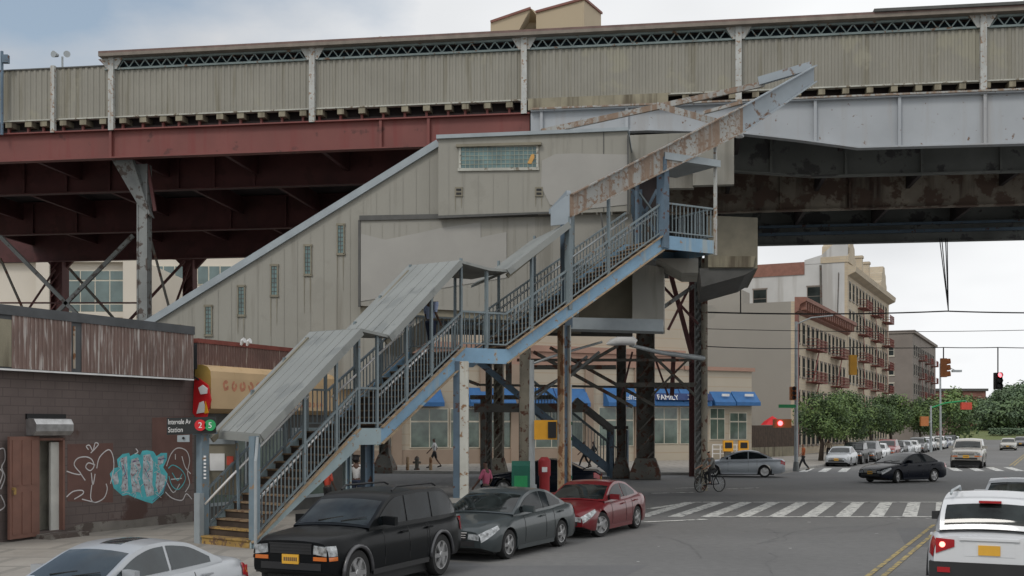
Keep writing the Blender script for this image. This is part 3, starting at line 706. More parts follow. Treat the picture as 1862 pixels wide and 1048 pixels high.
mb = MB(); mb.prism([PE(1032, 577, 35.0), PE(1206, 581, 35.0), PE(1206, 603, 35.0), PE(1032, 598, 35.0)], EB*1.0); hb(mb, 'floor_beam', 'trim_grey')
mb = MB(); mb.prism([PE(657, 566, L0+4.6), PE(1150, 574, L0+4.6), PE(1150, 612, L0+4.6), PE(657, 606, L0+4.6)], EB*.2); hb(mb, 'rear_screen', 'trim_dark')
mb = MB(); mb.prism([PE(740, 572, 36.5), PE(960, 574, 36.5), PE(960, 590, 36.5), PE(740, 588, 36.5)], EB*.5); hb(mb, 'duct', 'bluecol')
mb = MB(); mb.prism([PE(655, 556, L0+.1), PE(1035, 568, L0+.1), PE(1035, 586, L0+.1), PE(655, 572, L0+.1)], EB*4.4); hb(mb, 'floor_beam', 'stain')
mb = MB(); mb.prism([PE(1192, 470, 35.3), PE(1270, 470, 35.3), PE(1270, 496, 35.3), PE(1240, 496, 35.3)], EB*2.2); hb(mb, 'soffit_slab', 'siding2')
for px, Y0 in ():
    mb = MB(); a = EX(px, .0, Y0); b = EX(px, 6.3, Y0); mb.beam(a, b, .3, .3, ER); hb(mb, 'support_post', 'darksteel')
# X-braced frame seen in the dark opening
mb = MB()
for (x0, y0, x1, y1) in ((1150, 345, 1195, 430), (1195, 345, 1150, 430), (1150, 345, 1150, 440), (1165, 345, 1165, 440), (1196, 345, 1196, 440)):
    mb.beam(PE(x0, y0, 36.8), PE(x1, y1, 36.8), .09, .09)
hb(mb, 'opening_frame', 'bluecol')
for (x0, y0, x1, y1, m) in ((1118, 0, 0, 0, None), (1142, 246, 1142, 390, 'trim_dark'), (1093, 388, 1100, 450, 'trim_dark')):
    if m: mb = MB(); mb.beam(PE(x0, y0, 34.8), PE(x1, y1, 34.8), .05, .05, ER); hb(mb, 'downpipe', m)
# ================================================================ STAIRCASE
n0 = Vector((-5.55, 24.1, 0)); dL = Vector((.624, .781, 0)).normalized(); pL = Vector((-dL.y, dL.x, 0))
n3 = n0 + dL*6.82; dU = Vector((.866, .5, 0)); pU = Vector((-.5, .866, 0))
WST = 1.8
def LO(s, w_=0, z=0): return n0+dL*s+pL*w_+Vector((0, 0, z))
def UP(t, w_=0, z=0): return n3+dU*t+pU*w_+Vector((0, 0, z))
st = empty('covered_staircase', n0, 0, 'blue covered steel staircase with slatted railings climbing from the pavement to the station house', 'staircase')
def sb(mb, name, m, **k): return mb.build(name, m, st, **k)
ZA, ZB, ZC = 2.62, 4.70, 8.15
flights = [(LO, 0.0, 3.12, KB, ZA, 14), (LO, 3.84, 6.82, ZA, ZB, 12), (UP, 1.30, 6.48, ZB, ZC, 19)]
flats = [(LO, 3.12, 3.84, ZA), (UP, 0, 1.30, ZB), (UP, 6.48, 8.34, ZC)]
def side_poly(fn, a, b, za0, za1, zb0, zb1, w_, th, mb):
    d = (fn(1)-fn(0)).normalized(); p = Vector((-d.y, d.x, 0))
    mb.prism([fn(a, w_, za0), fn(b, w_, zb0), fn(b, w_, zb1), fn(a, w_, za1)], p*th)
for wv, m1 in ((-.05, 0), (WST, 1)):
    for i, (fn, a, b, z0, z1, nr) in enumerate(flights):
        mb = MB(); h = .40
        if i == 0: side_poly(fn, a-.0, b, z0-.0, z0+.12, z1-h+.02, z1+.06, wv, .06, mb); 
        else: side_poly(fn, a, b, z0-h+.1, z0+.08, z1-h+.05, z1+.08, wv, .06, mb)
        # flanges
        d = (fn(1)-fn(0)).normalized(); p = Vector((-d.y, d.x, 0)); s_ = -1 if wv < 0 else 1
        o = fn(a, wv+.03+s_*.06, z0+(.12 if i == 0 else .08)); q = fn(b, wv+.03+s_*.06, z1+(.06 if i == 0 else .08)); mc = MB(); mc.beam(o, q, .10, .03)
        if i: mc.beam(fn(a, wv+.03+s_*.06, z0-h+.1), fn(b, wv+.03+s_*.06, z1-h+.05), .10, .03)
        so_ = sb(mb, 'stringer', 'stairteal' if i == 0 else 'stairblue'); mc.build('stringer_flange', 'edge_rust', so_)
    for i, (fn, a, b, z) in enumerate(flats):
        mb = MB(); side_poly(fn, a, b, z-.32, z+.07, z-.32, z+.07, wv, .06, mb); sb(mb, 'landing_edge', 'stairteal' if i == 0 else 'stairblue')
mb = MB(); mb.box((0, 0, -.32), (.05, WST, .07), Matrix.Translation(UP(8.30, 0, ZC)) @ Matrix.Rotation(R(30), 4, 'Z')); sb(mb, 'landing_edge', 'stairblue')
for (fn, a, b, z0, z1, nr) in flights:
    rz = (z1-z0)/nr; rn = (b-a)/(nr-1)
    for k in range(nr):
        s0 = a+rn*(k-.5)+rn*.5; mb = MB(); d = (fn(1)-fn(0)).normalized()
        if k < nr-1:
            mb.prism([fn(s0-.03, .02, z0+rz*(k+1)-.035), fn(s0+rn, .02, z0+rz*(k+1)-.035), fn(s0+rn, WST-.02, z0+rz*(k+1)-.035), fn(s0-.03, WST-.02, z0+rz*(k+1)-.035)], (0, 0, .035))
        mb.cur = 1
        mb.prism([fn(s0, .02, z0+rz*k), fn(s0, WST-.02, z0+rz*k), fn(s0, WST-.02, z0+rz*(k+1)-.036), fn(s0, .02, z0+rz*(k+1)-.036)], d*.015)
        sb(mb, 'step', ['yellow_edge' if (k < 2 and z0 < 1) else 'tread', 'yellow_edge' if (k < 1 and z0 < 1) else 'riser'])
mb = MB(); mb.prism([LO(3.12, .01, ZA-.04), LO(3.84, .01, ZA-.04), LO(3.84, WST, ZA-.04), LO(3.12, WST, ZA-.04)], (0, 0, .04)); sb(mb, 'landing', 'tread')
mb = MB(); mb.prism([UP(0, .01, ZB-.04), UP(1.3, .01, ZB-.04), UP(1.3, WST, ZB-.04), UP(0, WST, ZB-.04), LO(6.82, WST, ZB-.04)], (0, 0, .04)); sb(mb, 'landing', 'tread')
mb = MB(); mb.prism([UP(6.48, .01, ZC-.04), UP(8.3, .01, ZC-.04), UP(8.3, WST+.5, ZC-.04), UP(6.48, WST+.5, ZC-.04)], (0, 0, .04)); sb(mb, 'landing', 'tread')
# railings
def railing(pa, pb, n, mb, h=.95, low=.13):
    up = Vector((0, 0, 1)); mb.beam(pa+up*h, pb+up*h, .055, .05); mb.beam(pa+up*low, pb+up*low, .045, .035)
    for k in range(n):
        q = pa.lerp(pb, (k+.5)/n); mb.beam(q+up*low, q+up*h, .022, .022, dL)
for wv in (0.0, WST):
    for fn, a, b, z0, z1 in [(LO, .05, 3.12, KB+.08, ZA+.06), (LO, 3.12, 3.84, ZA+.06, ZA+.06), (LO, 3.84, 6.82, ZA+.06, ZB+.06), (UP, 0, 1.3, ZB+.06, ZB+.06), (UP, 1.3, 6.48, ZB+.06, ZC+.06), (UP, 6.48, 8.34, ZC+.06, ZC+.06)]:
        if wv and fn is UP and z0 > 8: continue
        mb = MB(); pa, pb = fn(a, wv, z0), fn(b, wv, z1); railing(pa, pb, max(3, int((pb-pa).length/.135)), mb); sb(mb, 'railing', 'rail')
        mb = MB(); o_ = .09 if wv == 0 else -.09
        if abs(z1-z0) > 1: 
            mb.tube([fn(a+.05, wv+o_, z0+.78), fn(b, wv+o_, z1+.78)], .03, 8); h = sb(mb, 'handrail', 'chrome' if fn is LO else 'galv', smooth=True)
            mb = MB(); L_ = (pb-pa).length
            for k in range(int(L_/.5)):
                q0 = fn(a+(b-a)*(k+.5)/int(L_/.5), wv, z0+(z1-z0)*(k+.5)/int(L_/.5)+.70); q1 = q0+((pL if fn is LO else pU)*o_)+Vector((0, 0, .08)); mb.beam(q0, q1, .015, .015)
            mb.build('handrail_bracket', 'galv', h)
mb = MB(); railing(UP(8.32, 0, ZC+.06), UP(8.32, WST, ZC+.06), 12, mb); sb(mb, 'railing', 'rail')
mb = MB(); railing(LO(6.82, WST, ZB+.06), UP(0, WST, ZB+.06), 6, mb); sb(mb, 'railing', 'rail')
# shelter roofs
def roof(pts, th=.07, m='roofmetal', seams=0, name='shelter_roof'):
    mb = MB(); mb.prism(pts, (0, 0, th)); o = sb(mb, name, m); nf, ff = (pts[0], pts[1]), (pts[3], pts[2])
    if seams:
        s = MB()
        for k in range(1, seams):
            t = k/seams; s.beam(Vector(pts[0]).lerp(Vector(pts[3]), t)+Vector((0, 0, th+.012)), Vector(pts[1]).lerp(Vector(pts[2]), t)+Vector((0, 0, th+.006)), .022, .014)
        s.build('roof_seam', 'roofmetal', o)
    return o
ov = -.12; ow = WST+.15
roof([LO(.20, ov, 2.50), LO(3.12, ov, 4.93), LO(3.36, ow, 4.98), LO(.52, ow, 2.58)], seams=6)
roof([LO(3.12, ov, 4.94), LO(4.10, ov, 4.84), LO(4.42, ow, 4.98), LO(3.36, ow, 4.99)])
roof([LO(4.05, ov, 4.83), LO(6.62, ov, 6.93), LO(6.84, ow, 7.0), LO(4.40, ow, 4.98)], seams=5)
roof([LO(6.62, ov, 6.93), UP(.75, ov, 6.80), UP(.75, ow, 6.84), LO(6.84, ow, 6.98)])
roof([UP(.75, ov, 6.80), UP(1.32, ov, 6.80), UP(1.32, ow, 6.84), UP(.75, ow, 6.84)])
roof([UP(1.30, ov, 6.80), UP(3.22, ov, 8.22), UP(3.22, ow, 8.0), UP(1.30, ow, 6.6)])
for fn, a, b, za, zb_ in ((LO, .2, 3.12, 2.5, 4.93), (LO, 4.05, 6.62, 4.83, 6.93), (UP, 1.3, 3.22, 6.80, 8.22)):
    mb = MB(); mb.beam(fn(a, ov-.02, za-.0), fn(b, ov-.02, zb_-.0), .04, .17); sb(mb, 'roof_fascia', 'roofmetal')
    mb = MB(); mb.beam(fn(a+.1, .1, za-.08), fn(b, .1, zb_-.08), .06, .12); fn is LO and mb.beam(fn(a+.1, WST-.1, za-.08), fn(b, WST-.1, zb_-.08), .06, .12); sb(mb, 'roof_joist', 'stain')
mb = MB(); mb.beam(LO(.2, ov, 2.46), LO(.52, ow, 2.54), .06, .16); sb(mb, 'roof_fascia', 'roofmetal')
mb = MB(); mb.prism([UP(3.24, -.1, 8.25), UP(3.24, -.1, 9.1), UP(2.95, .40, 8.72), UP(2.95, .40, 8.25)], dU*.05); sb(mb, 'end_plate', 'greybeam')
roof([UP(6.45, ov, 10.42), UP(8.5, ov, 10.42), UP(8.5, ow, 10.46), UP(6.45, ow, 10.46)], .1, 'trim_grey')
mb = MB(); mb.beam(UP(6.45, ov-.02, 10.48), UP(8.5, ov-.02, 10.48), .05, .2); sb(mb, 'roof_fascia', 'trim_grey')
# posts
def post(fn, s, w_, z0, z1, t_, m, name='roof_post'):
    mb = MB(); mb.beam(fn(s, w_, z0), fn(s, w_, z1), t_, t_, dL); return sb(mb, name, m)
post(LO, .12, 0, KB, 2.52, .17, 'post_blue'); post(LO, .12, WST, KB, 2.55, .2, 'post_blue')
mb = MB(); mb.tube([LO(.02, -.16, KB), LO(.02, -.16, 2.0), LO(.08, -.12, 2.25), LO(.12, -.1, 2.5)], .035, 8); sb(mb, 'downpipe', 'galv')
mb = MB(); mb.beam(LO(.0, WST-.03, KB), LO(.0, WST-.03, 1.25), .2, .12, dL); sb(mb, 'post_sleeve', 'trim_grey')
def zr(s): return 2.5+(s-.2)*.832 if s < 3.12 else 4.9 if s < 4.1 else 4.84+(s-4.07)*.824
for s_ in (1.5, 2.45, 3.15, 3.75, 4.75, 5.65, 6.78):
    for wv in (0, WST): post(LO, s_, wv, (KB+(s_)*.795 if s_ < 3.12 else ZA if s_ < 3.84 else ZA+(s_-3.84)*.70)-.1, zr(s_), .065, 'rail')
for t_, zt, ww in ((.72, 6.82, .075), (2.1, 7.4, .075), (3.28, 8.45, .16), (4.6, 9.25, .075)):
    for wv in (0, WST): post(UP, t_, wv, ZB+max(0, t_-1.3)*.666-.1, zt if wv == 0 or t_ < 3.25 else zt-.25, ww if wv == 0 else .06, 'rail')
post(UP, 6.5, 0, ZC-.3, 10.45, .26, 'bluecol'); post(UP, 7.75, WST, ZC, 10.45, .12, 'bluecol'); post(UP, 8.42, -.02, ZC-.35, 11.7, .08, 'post_white'); post(UP, 6.9, WST, ZC, 10.45, .1, 'bluecol')
mb = MB(); mb.beam(UP(6.6, WST, 10.2), UP(7.7, WST, 9.1), .05, .05); sb(mb, 'wind_brace', 'rail')
# carrying columns
def icol(px, Y, z1, wx, m, name='support_column', plinth=0, web='bluecol', turn=35):
    c = P(px, 778, Y); c.z = 0; T = Matrix.Translation(c) @ Matrix.Rotation(R(turn), 4, 'Z'); h = wx/2; mb = MB()
    mb.box((-h, -h, plinth), (-h+.04, h, z1), T); mb.box((h-.04, -h, plinth), (h, h, z1), T); mb.cur = 1; mb.box((-h+.04, -.02, plinth), (h-.04, .02, z1), T)
    o = sb(mb, name, [m, web])
    if plinth: f = MB(); f.box((-h-.1, -h-.1, 0), (h+.1, h+.1, plinth), T); f.build('plinth', 'curb', o)
    return o
c = P(838, 778, 29.3); c.z = 0; T = Matrix.Translation(c) @ Matrix.Rotation(R(0), 4, 'Z'); mb = MB()
mb.box((-.02, -.2, .9), (.2, -.16, ZB-.3), T); mb.box((-.02, .16, .9), (.2, .2, ZB-.3), T); mb.cur = 1; mb.box((-.19, -.17, .9), (-.02, .17, ZB-.3), T); mb.box((-.02, -.16, .9), (.0, .16, ZB-.3), T)
o = sb(mb, 'support_column', ['whitecol', 'bluecol']); f = MB(); f.box((-.3, -.3, 0), (.3, .3, .9), T); f.build('plinth', 'curb', o)
icol(1026, 31.7, 5.55, .27, 'rustcol'); mb = MB(); c = P(1030, 778, 31.9); mb.beam((c.x, c.y, 5.5), (c.x, c.y, 8.4), .25, .25, dU); sb(mb, 'support_column', 'bluecol')
icol(668, 27.9, 2.35, .25, 'bluecol'); icol(631, 27.0, 2.3, .16, 'stairteal', web='bluecol')
# ---- tapering beams left over from the old roof, reaching up past the landing
cf = empty('roof_beam_frame', UP(3.3, 0, 8.4), 0, 'rusty peeling steel beams meeting in a raised point above the upper stairs', 'steel beam')
def fb(mb, name, m): return mb.build(name, m, cf)
zt = lambda t: 9.05+(t-3.25)*.5335 if t < 9.25 else 12.25+(t-9.25)*.57
zl = lambda t: 8.42+(t-3.25)*.50 if t < 9.25 else 11.42+(t-9.25)*.665
for a, b, m in ((3.25, 7.4, 'rustbeam'), (7.4, 9.4, 'rustbeam'), (9.4, 12.3, 'greybeam')):
    mb = MB(); mb.prism([UP(a, -.12, zl(a)), UP(b, -.12, zl(b)), UP(b, -.12, zt(b)), UP(a, -.12, zt(a))], pU*.04)
    mb.beam(UP(a, -.18, zt(a)-.02), UP(b, -.18, zt(b)-.02), .15, .035); mb.beam(UP(a, -.18, zl(a)+.02), UP(b, -.18, zl(b)+.02), .15, .035)
    fb(mb, 'edge_beam', m)
mb = MB(); mb.prism([UP(7.2, .0, 10.62), UP(12.2, .0, zl(12.2)-.05), UP(12.2, .5, zl(12.2)-.02), UP(8.9, .9, 11.2)], (0, 0, .05)); fb(mb, 'soffit_plate', 'greybeam')
mb = MB(); mb.beam(P(985, 240, 35.2), P(1388, 153, 36.6), .16, .17); fb(mb, 'far_beam', 'rustbeam')
mb = MB(); mb.beam(P(1380, 148, 36.55), P(1476, 120, 35.9), .16, .26); fb(mb, 'far_beam', 'greybeam')
mb = MB(); mb.beam(P(1196, 192, 36.0), P(1312, 224, 34.3), .14, .2); fb(mb, 'cross_strut', 'rustbeam')
mb = MB(); mb.beam(P(1280, 205, 35.5), P(1350, 186, 34.9), .1, .1); fb(mb, 'cross_strut', 'rustbeam')
mb = MB(); a = P(1345, 240, 34.9); mb.tube([a, a+Vector((0, 0, -.06)), a+Vector((0, 0, -.16))], [.03, .1, .14], 10); fb(mb, 'lamp_shade', 'sign_white')
mb = MB(); mb.beam(P(1002, 386, 32.2), UP(3.25, -.05, 9.1), .12, .14); fb(mb, 'corner_strut', 'greybeam')

# ================================================================ SECOND STAIRCASE, under the tracks
s2 = empty('far_staircase', P(1130, 778, 61) - Vector((0, 0, CAMH)), 0, 'dark steel staircase under the tracks going down to the right behind the columns', 'staircase')
def s2b(mb, name, m): return mb.build(name, m, s2)
Yq = 61.5
for dy in (0, 1.6):
    mb = MB(); mb.beam(P(955, 730, Yq)+Vector((0, dy, 0)), P(1122, 865, Yq)+Vector((0, dy, 0)), .1, .42); s2b(mb, 'stringer', 'bluecol')
    mb = MB(); a, b = P(955, 680, Yq)+Vector((0, dy, 0)), P(1122, 815, Yq)+Vector((0, dy, 0)); mb.beam(a, b, .06, .07)
    for k in range(30): q = a.lerp(b, (k+.5)/30); mb.beam(q, q-Vector((0, 0, 1.5)), .03, .03)
    s2b(mb, 'railing', 'rail')
for k in range(22):
    a = P(955, 730, Yq).lerp(P(1122, 865, Yq), k/22); mb = MB(); mb.box((0, 0, 0), (.28, 1.6, .05), Matrix.Translation(a)); s2b(mb, 'step', 'darksteel')
mb = MB(); mb.beam(P(1045, 728, Yq-.4), P(1113, 782, Yq-.4), 2.2, .3); s2b(mb, 'shelter_roof', 'trim_dark')
mb = MB(); mb.box((-.2, -.2, -.05), (1.0, 2.0, .12), Matrix.Translation(P(1108, 779, Yq-.4))); s2b(mb, 'shelter_roof', 'trim_dark')
for x in (1112, 1138):
    for dy in (-.3, 1.5): mb = MB(); a = P(x, 782, Yq); a.y += dy; b = a.copy(); b.z = 0; mb.beam(a, b, .2, .2, DS); s2b(mb, 'post', 'bluecol')
mb = MB(); mb.box((-.1, 0, -.1), (4.4, 1.8, .1), Matrix.Translation(P(905, 722, Yq)-Vector((1.4, 0, 0)))); s2b(mb, 'landing', 'darksteel')
mb = MB()
for x in (880, 950):
    a = P(x, 724, Yq+.8); b = a.copy(); b.z = 0; mb.beam(a, b, .3, .3, DS)
s2b(mb, 'post', 'darksteel')

# ================================================================ CORNER SHOP with the graffiti wall
US = -21.3
def ys(px, u=US): return -u/(.4332-.9013*(px-931)/F)
def vs(px, u=US): Y = ys(px, u); return Y*(.4332*(px-931)/F+.9013)
def zs_(px, py, u=US): return CAMH-(py-778)/F*ys(px, u)
V00 = vs(60)
sh = empty('corner_shop', S(US, V00), R(90-25.67), 'brown block shop with graffiti on its side wall and streaked metal fascia', 'shop building')
def sx(px, u=US): return vs(px, u)-V00
def kb(mb, name, m, parent=None, **k): return mb.build(name, m, parent or sh, world=False, **k)
xa, xb = sx(-330), sx(353); xd0, xd1 = sx(66), sx(116); zd0, zd1 = .28, 2.46
mb = MB(); mb.box((xa, 0, 0), (xd0, .3, 4.05)); mb.box((xd1, 0, 0), (xb, .3, 4.05)); mb.box((xd0, 0, zd1), (xd1, .3, 4.05)); mb.box((xd0, 0, 0), (xd1, .3, zd0)); mb.box((xa, .3, 0), (xd0-.6, 14, 5.1)); mb.box((xd1+.6, .3, 0), (xb, 14, 5.1)); mb.box((xd0-.6, 2.2, 0), (xd1+.6, 14, 5.1))
mb.box((xa, .3, 4.05), (xb, 2.2, 5.1)) if False else None
kb(mb, 'wall', 'brownblock')
mb = MB(); mb.box((xd0-.6, .3, 2.7), (xd1+.6, 2.2, 5.1)); kb(mb, 'ceiling', 'black')
mb = MB(); mb.box((xd0-.6, .3, 0), (xd1+.6, 2.2, .27)); kb(mb, 'inner_floor', 'grimy')
mb = MB(); mb.box((xd0-.6, .5, .27), (xd1+.6, 2.2, 2.7)); kb(mb, 'inner_wall', 'inner')
mb = MB(); x = xd0+(xd1-xd0)*.62; mb.box((x, .1, zd0), (x+.32, .16, zd1-.1)); d_ = kb(mb, 'inner_door', 'whitedoor')
mb = MB(); mb.box((xd0, -.03, zd0), (xd0+.06, .28, zd1)); mb.box((xd1-.06, -.03, zd0), (xd1, .28, zd1)); mb.box((xd0, -.03, zd1-.06), (xd1, .28, zd1)); kb(mb, 'door_frame', 'doorbrown')
mb = MB(); mb.box((xd0-.1, -.55, 0), (xd1+.25, 0, .24)); kb(mb, 'door_step', 'grimy')
# open security gate
mb = MB(); T = Matrix.Translation((xd0, -.06, 0)) @ Matrix.Rotation(R(188), 4, 'Z'); gw = .95
mb.box((0, -.03, .2), (gw, .03, 2.5), T)
gt = kb(mb, 'security_gate', 'doorbrown')
mb = MB()
for i in range(3): mb.box((.06+i*.3, .03, .3), (.27+i*.3, .045, 1.25), T); mb.box((.06+i*.3, .03, 1.4), (.27+i*.3, .045, 2.42), T)
kb(mb, 'gate_panel', 'doorbrown', gt)
mb = MB(); mb.box((gw-.14, .03, 1.2), (gw-.06, .09, 1.36), T); kb(mb, 'gate_lock', 'yellow_edge', gt)
# roller shutter hood
mb = MB(); x0, x1 = sx(64, US+.3), sx(132, US+.3); pts = [(x0, 0, 2.52), (x0, -.22, 2.52), (x0, -.32, 2.62), (x0, -.33, 2.78), (x0, -.25, 2.9), (x0, 0, 2.92)]
mb.prism(pts, (x1-x0, 0, 0)); hd = kb(mb, 'shutter_hood', 'silvermetal')
mb = MB(); mb.box((x0-.02, -.06, 2.9), (x1+.02, 0, 3.02)); kb(mb, 'hood_lintel', 'black', hd)
# lighter painted-over patches, grime at the foot
def wp(px, py, off=.006): return Vector((sx(px), -off, zs_(px, py)))
mb = MB(); mb.prism([wp(122, 808, 0), wp(205, 806, 0), wp(205, 914, 0), wp(122, 912, 0)], (0, -.004, 0)); kb(mb, 'overpainted_patch', 'brown_patch'); mb = MB(); mb.prism([wp(276, 760, 0), wp(349, 757, 0), wp(349, 880, 0), wp(276, 880, 0)], (0, -.004, 0)); kb(mb, 'overpainted_patch', 'brown_patch')
mb = MB(); mb.prism([wp(118, 962, 0), wp(160, 950, 0), wp(240, 946, 0), wp(350, 930, 0), (sx(350), 0, .0), (sx(118), 0, .0)], (0, -.003, 0)); kb(mb, 'grimy_foot', 'grimy')
# graffiti: painted strokes as thin raised ribbons
def ribbon(mb, px, wd=.035, off=.010):
    pts = [wp(x, y, off) for x, y in px]; q = []
    for i in range(len(pts)-1):             # smooth a little
        a, b = pts[i], pts[i+1]; p0 = pts[max(i-1, 0)]; p3 = pts[min(i+2, len(pts)-1)]
        for t in (0, .25, .5, .75):
            q.append(.5*((2*a)+(b-p0)*t+(2*p0-5*a+4*b-p3)*t*t+(3*a-p0-3*b+p3)*t**3))
    q.append(pts[-1]); L_, R_ = [], []
    for i, p in enumerate(q):
        d = (q[min(i+1, len(q)-1)]-q[max(i-1, 0)]); n = Vector((-d.z, 0, d.x)).normalized()*wd/2; L_.append(p+n); R_.append(p-n)
    mb.grid([L_, R_])
for s_ in [[(120, 857), (135, 862), (146, 862), (134, 846), (140, 834), (155, 831), (166, 836), (170, 848), (163, 856), (155, 850), (160, 842), (172, 846)], [(146, 862), (154, 874)],
           [(160, 818), (156, 812), (162, 810), (168, 820), (172, 806), (178, 808), (172, 816), (164, 824)], [(165, 860), (168, 882), (172, 862)],
           [(175, 852), (180, 832), (196, 818), (204, 828), (206, 850), (200, 880)], [(166, 882), (164, 906), (172, 914), (188, 906), (194, 890), (192, 880)],
           [(120, 904), (132, 894), (148, 892), (150, 898), (134, 908)], [(148, 908), (172, 914)],
           [(246, 816), (250, 822), (244, 826)], [(302, 848), (310, 826), (322, 815), (338, 820), (344, 838), (340, 860), (344, 880), (336, 895)],
           [(300, 895), (312, 906), (330, 910), (338, 898), (348, 908)], [(318, 826), (318, 836)], [(330, 830), (336, 850), (346, 862)], [(300, 872), (314, 896), (326, 880)], [(310, 872), (330, 870)]]:
    gw_ = MB(); ribbon(gw_, s_, .028); kb(gw_, 'graffiti_tag', 'graf_white', fix=False)
blob = [(199, 862), (206, 852), (214, 850), (212, 836), (222, 826), (234, 824), (236, 830), (246, 824), (254, 828), (258, 820), (266, 819), (278, 821), (284, 830), (292, 824), (303, 824), (303, 836), (296, 850), (304, 862), (303, 878), (296, 898), (276, 916), (262, 912), (246, 906), (232, 900), (222, 902), (206, 888)]
mb = MB(); mb.poly([wp(x, y, .006) for x, y in blob]); g0 = kb(mb, 'graffiti_piece', 'graf_cyan', fix=False)
mb = MB()
for q in ([(203, 866), (212, 858), (216, 880), (207, 882)], [(218, 834), (230, 830), (232, 892), (220, 894), (222, 860)], [(238, 836), (250, 832), (256, 850), (250, 870), (256, 896), (240, 894), (236, 862)],
          [(260, 828), (272, 826), (278, 840), (276, 880), (280, 900), (266, 904), (258, 870)], [(284, 858), (300, 866), (298, 884), (288, 900), (282, 880)], [(286, 832), (298, 828), (296, 842), (286, 848)]):
    mb.poly([wp(x, y, .010) for x, y in q])
kb(mb, 'graffiti_fill', 'graf_fill', g0, fix=False)
mb = MB()
for s_ in [[(214, 850), (216, 870), (214, 888), (222, 898)], [(234, 826), (236, 850), (232, 870), (238, 896)], [(256, 824), (258, 850), (254, 880), (262, 906)], [(280, 824), (282, 850), (278, 880), (284, 906)],
           [(226, 844), (228, 856), (222, 866)], [(244, 846), (250, 858), (242, 868), (248, 880)], [(266, 838), (272, 850), (264, 862), (272, 876)], [(305, 852), (314, 846), (330, 856), (336, 872), (324, 890), (312, 884), (306, 866)], [(312, 860), (322, 874), (330, 862)]]:
    ribbon(mb, s_, .024, .014)
kb(mb, 'graffiti_outline', 'graf_cyan', g0, fix=False)
mb = MB()
for s_ in [[(276, 912), (294, 896), (303, 876)], [(286, 836), (300, 834)], [(240, 840), (252, 838)], [(262, 852), (270, 868)], [(222, 846), (230, 872)]]: ribbon(mb, s_, .02, .016)
kb(mb, 'graffiti_shadow', 'graf_purple', g0, fix=False)
rq = random.Random(2)
for k in range(26):
    x, y = rq.uniform(212, 290), rq.uniform(832, 896); mb = MB()
    ribbon(mb, [(x, y), (x+rq.uniform(-7, 7), y+rq.uniform(3, 9)), (x+rq.uniform(-8, 8), y+rq.uniform(8, 14))], .013, .018)
    kb(mb, 'graffiti_scribble', 'graf_white', g0, fix=False)
mb = MB()
for s_ in [[(-8, 820), (6, 816), (8, 836), (2, 850), (8, 868), (0, 890)], [(-6, 850), (4, 860), (-2, 880)], [(0, 900), (8, 920), (-4, 930)]]: mb = MB(); ribbon(mb, s_, .03); kb(mb, 'graffiti_tag', 'graf_white', fix=False)
# fascia: corrugated panels
def corr(x0, x1, z0, z1, y, name, m, parent=None):
    mb = MB(); n = max(2, int((x1-x0)/.11)); row = []
    for i in range(n):
        for f, d in ((0, 0), (.4, 0), (.5, -.02), (.9, -.02)): row.append((x0+(x1-x0)*(i+f)/n, y+d))
    row.append((x1, y)); mb.grid([[(a, b, z0) for a, b in row], [(a, b, z1) for a, b in row]]); return kb(mb, name, m, parent)
uf = US+.3
for pa, pb in ((-330, -4), (21, 129), (148, 351)): corr(sx(pa, uf), sx(pb, uf), 4.02, 5.2, -.3, 'fascia_panel', 'fascia')
mb = MB(); mb.box((sx(-330, uf), -.28, 3.98), (sx(351, uf), 0, 5.2)); kb(mb, 'fascia_box', 'tar')
mb = MB(); mb.box((sx(-4, uf), -.31, 4.05), (sx(20, uf), -.29, 5.1)); kb(mb, 'bare_board', 'concrete')
mb = MB(); mb.box((sx(133, uf), -.30, 4.1), (sx(137, uf), -.285, 5.1)); kb(mb, 'rusty_strut', 'rustcol')
mb = MB(); mb.box((sx(-330, uf), -.34, 5.2), (sx(352, uf), .3, 5.42)); mb.box((xa, .3, 5.1), (xb, 14, 5.3)); kb(mb, 'roof_edge', 'tar')
mb = MB(); mb.box((sx(-330, uf), -.325, 3.97), (sx(351, uf), -.30, 4.01)); kb(mb, 'fascia_lip', 'sign_white')
# the takeaway next door: same block
x2 = sx(645)
mb = MB(); mb.box((xb, .05, 0), (x2, 14, 4.9)); kb(mb, 'shopfront', 'trim_dark')
for i, (a, b) in enumerate(((.4, 2.2), (2.5, 4.1), (4.4, 6.2))):
    mb = MB(); mb.box((xb+a, -.02, .5), (xb+b, .05, 2.7)); f = kb(mb, 'shop_window', 'trim_grey'); mb = MB(); mb.box((xb+a+.08, -.03, .6), (xb+b-.08, -.02, 2.6)); kb(mb, 'pane', 'glass_store', f)
corr(xb, sx(560, US+.1), 4.35, 5.02, -.1, 'fascia_panel', 'fascia2')
mb = MB(); mb.box((xb, -.14, 5.02), (sx(560, US+.1), .2, 5.14)); kb(mb, 'roof_edge', 'firered')
mb = MB(); mb.box((xb, -.08, 4.3), (x2, .05, 5.0)); kb(mb, 'fascia_box', 'tar')
aw = MB(); yq = -.55; prof = [(0, 4.42), (-.25, 4.42), (-.45, 4.36), (-.54, 4.24), (-.56, 4.05), (-.56, 3.22), (0, 3.1)]
xs0, xs1 = sx(353)+.02, sx(640, US+.55)
aw.cur = 0; n = len(prof)
aw.grid([[(xs0, y, z) for y, z in prof], [(xs1, y, z) for y, z in prof]]); aw.cur = 1
aw.poly([(xs0, y, z) for y, z in prof]); aw.poly([(xs1, y, z) for y, z in prof][::-1]); aw.poly([(xs0, 0, 3.1), (xs1, 0, 3.1), (xs1, 0, 4.42), (xs0, 0, 4.42)])
an = kb(aw, 'shop_awning', ['awn_tan', 'awn_cap'])
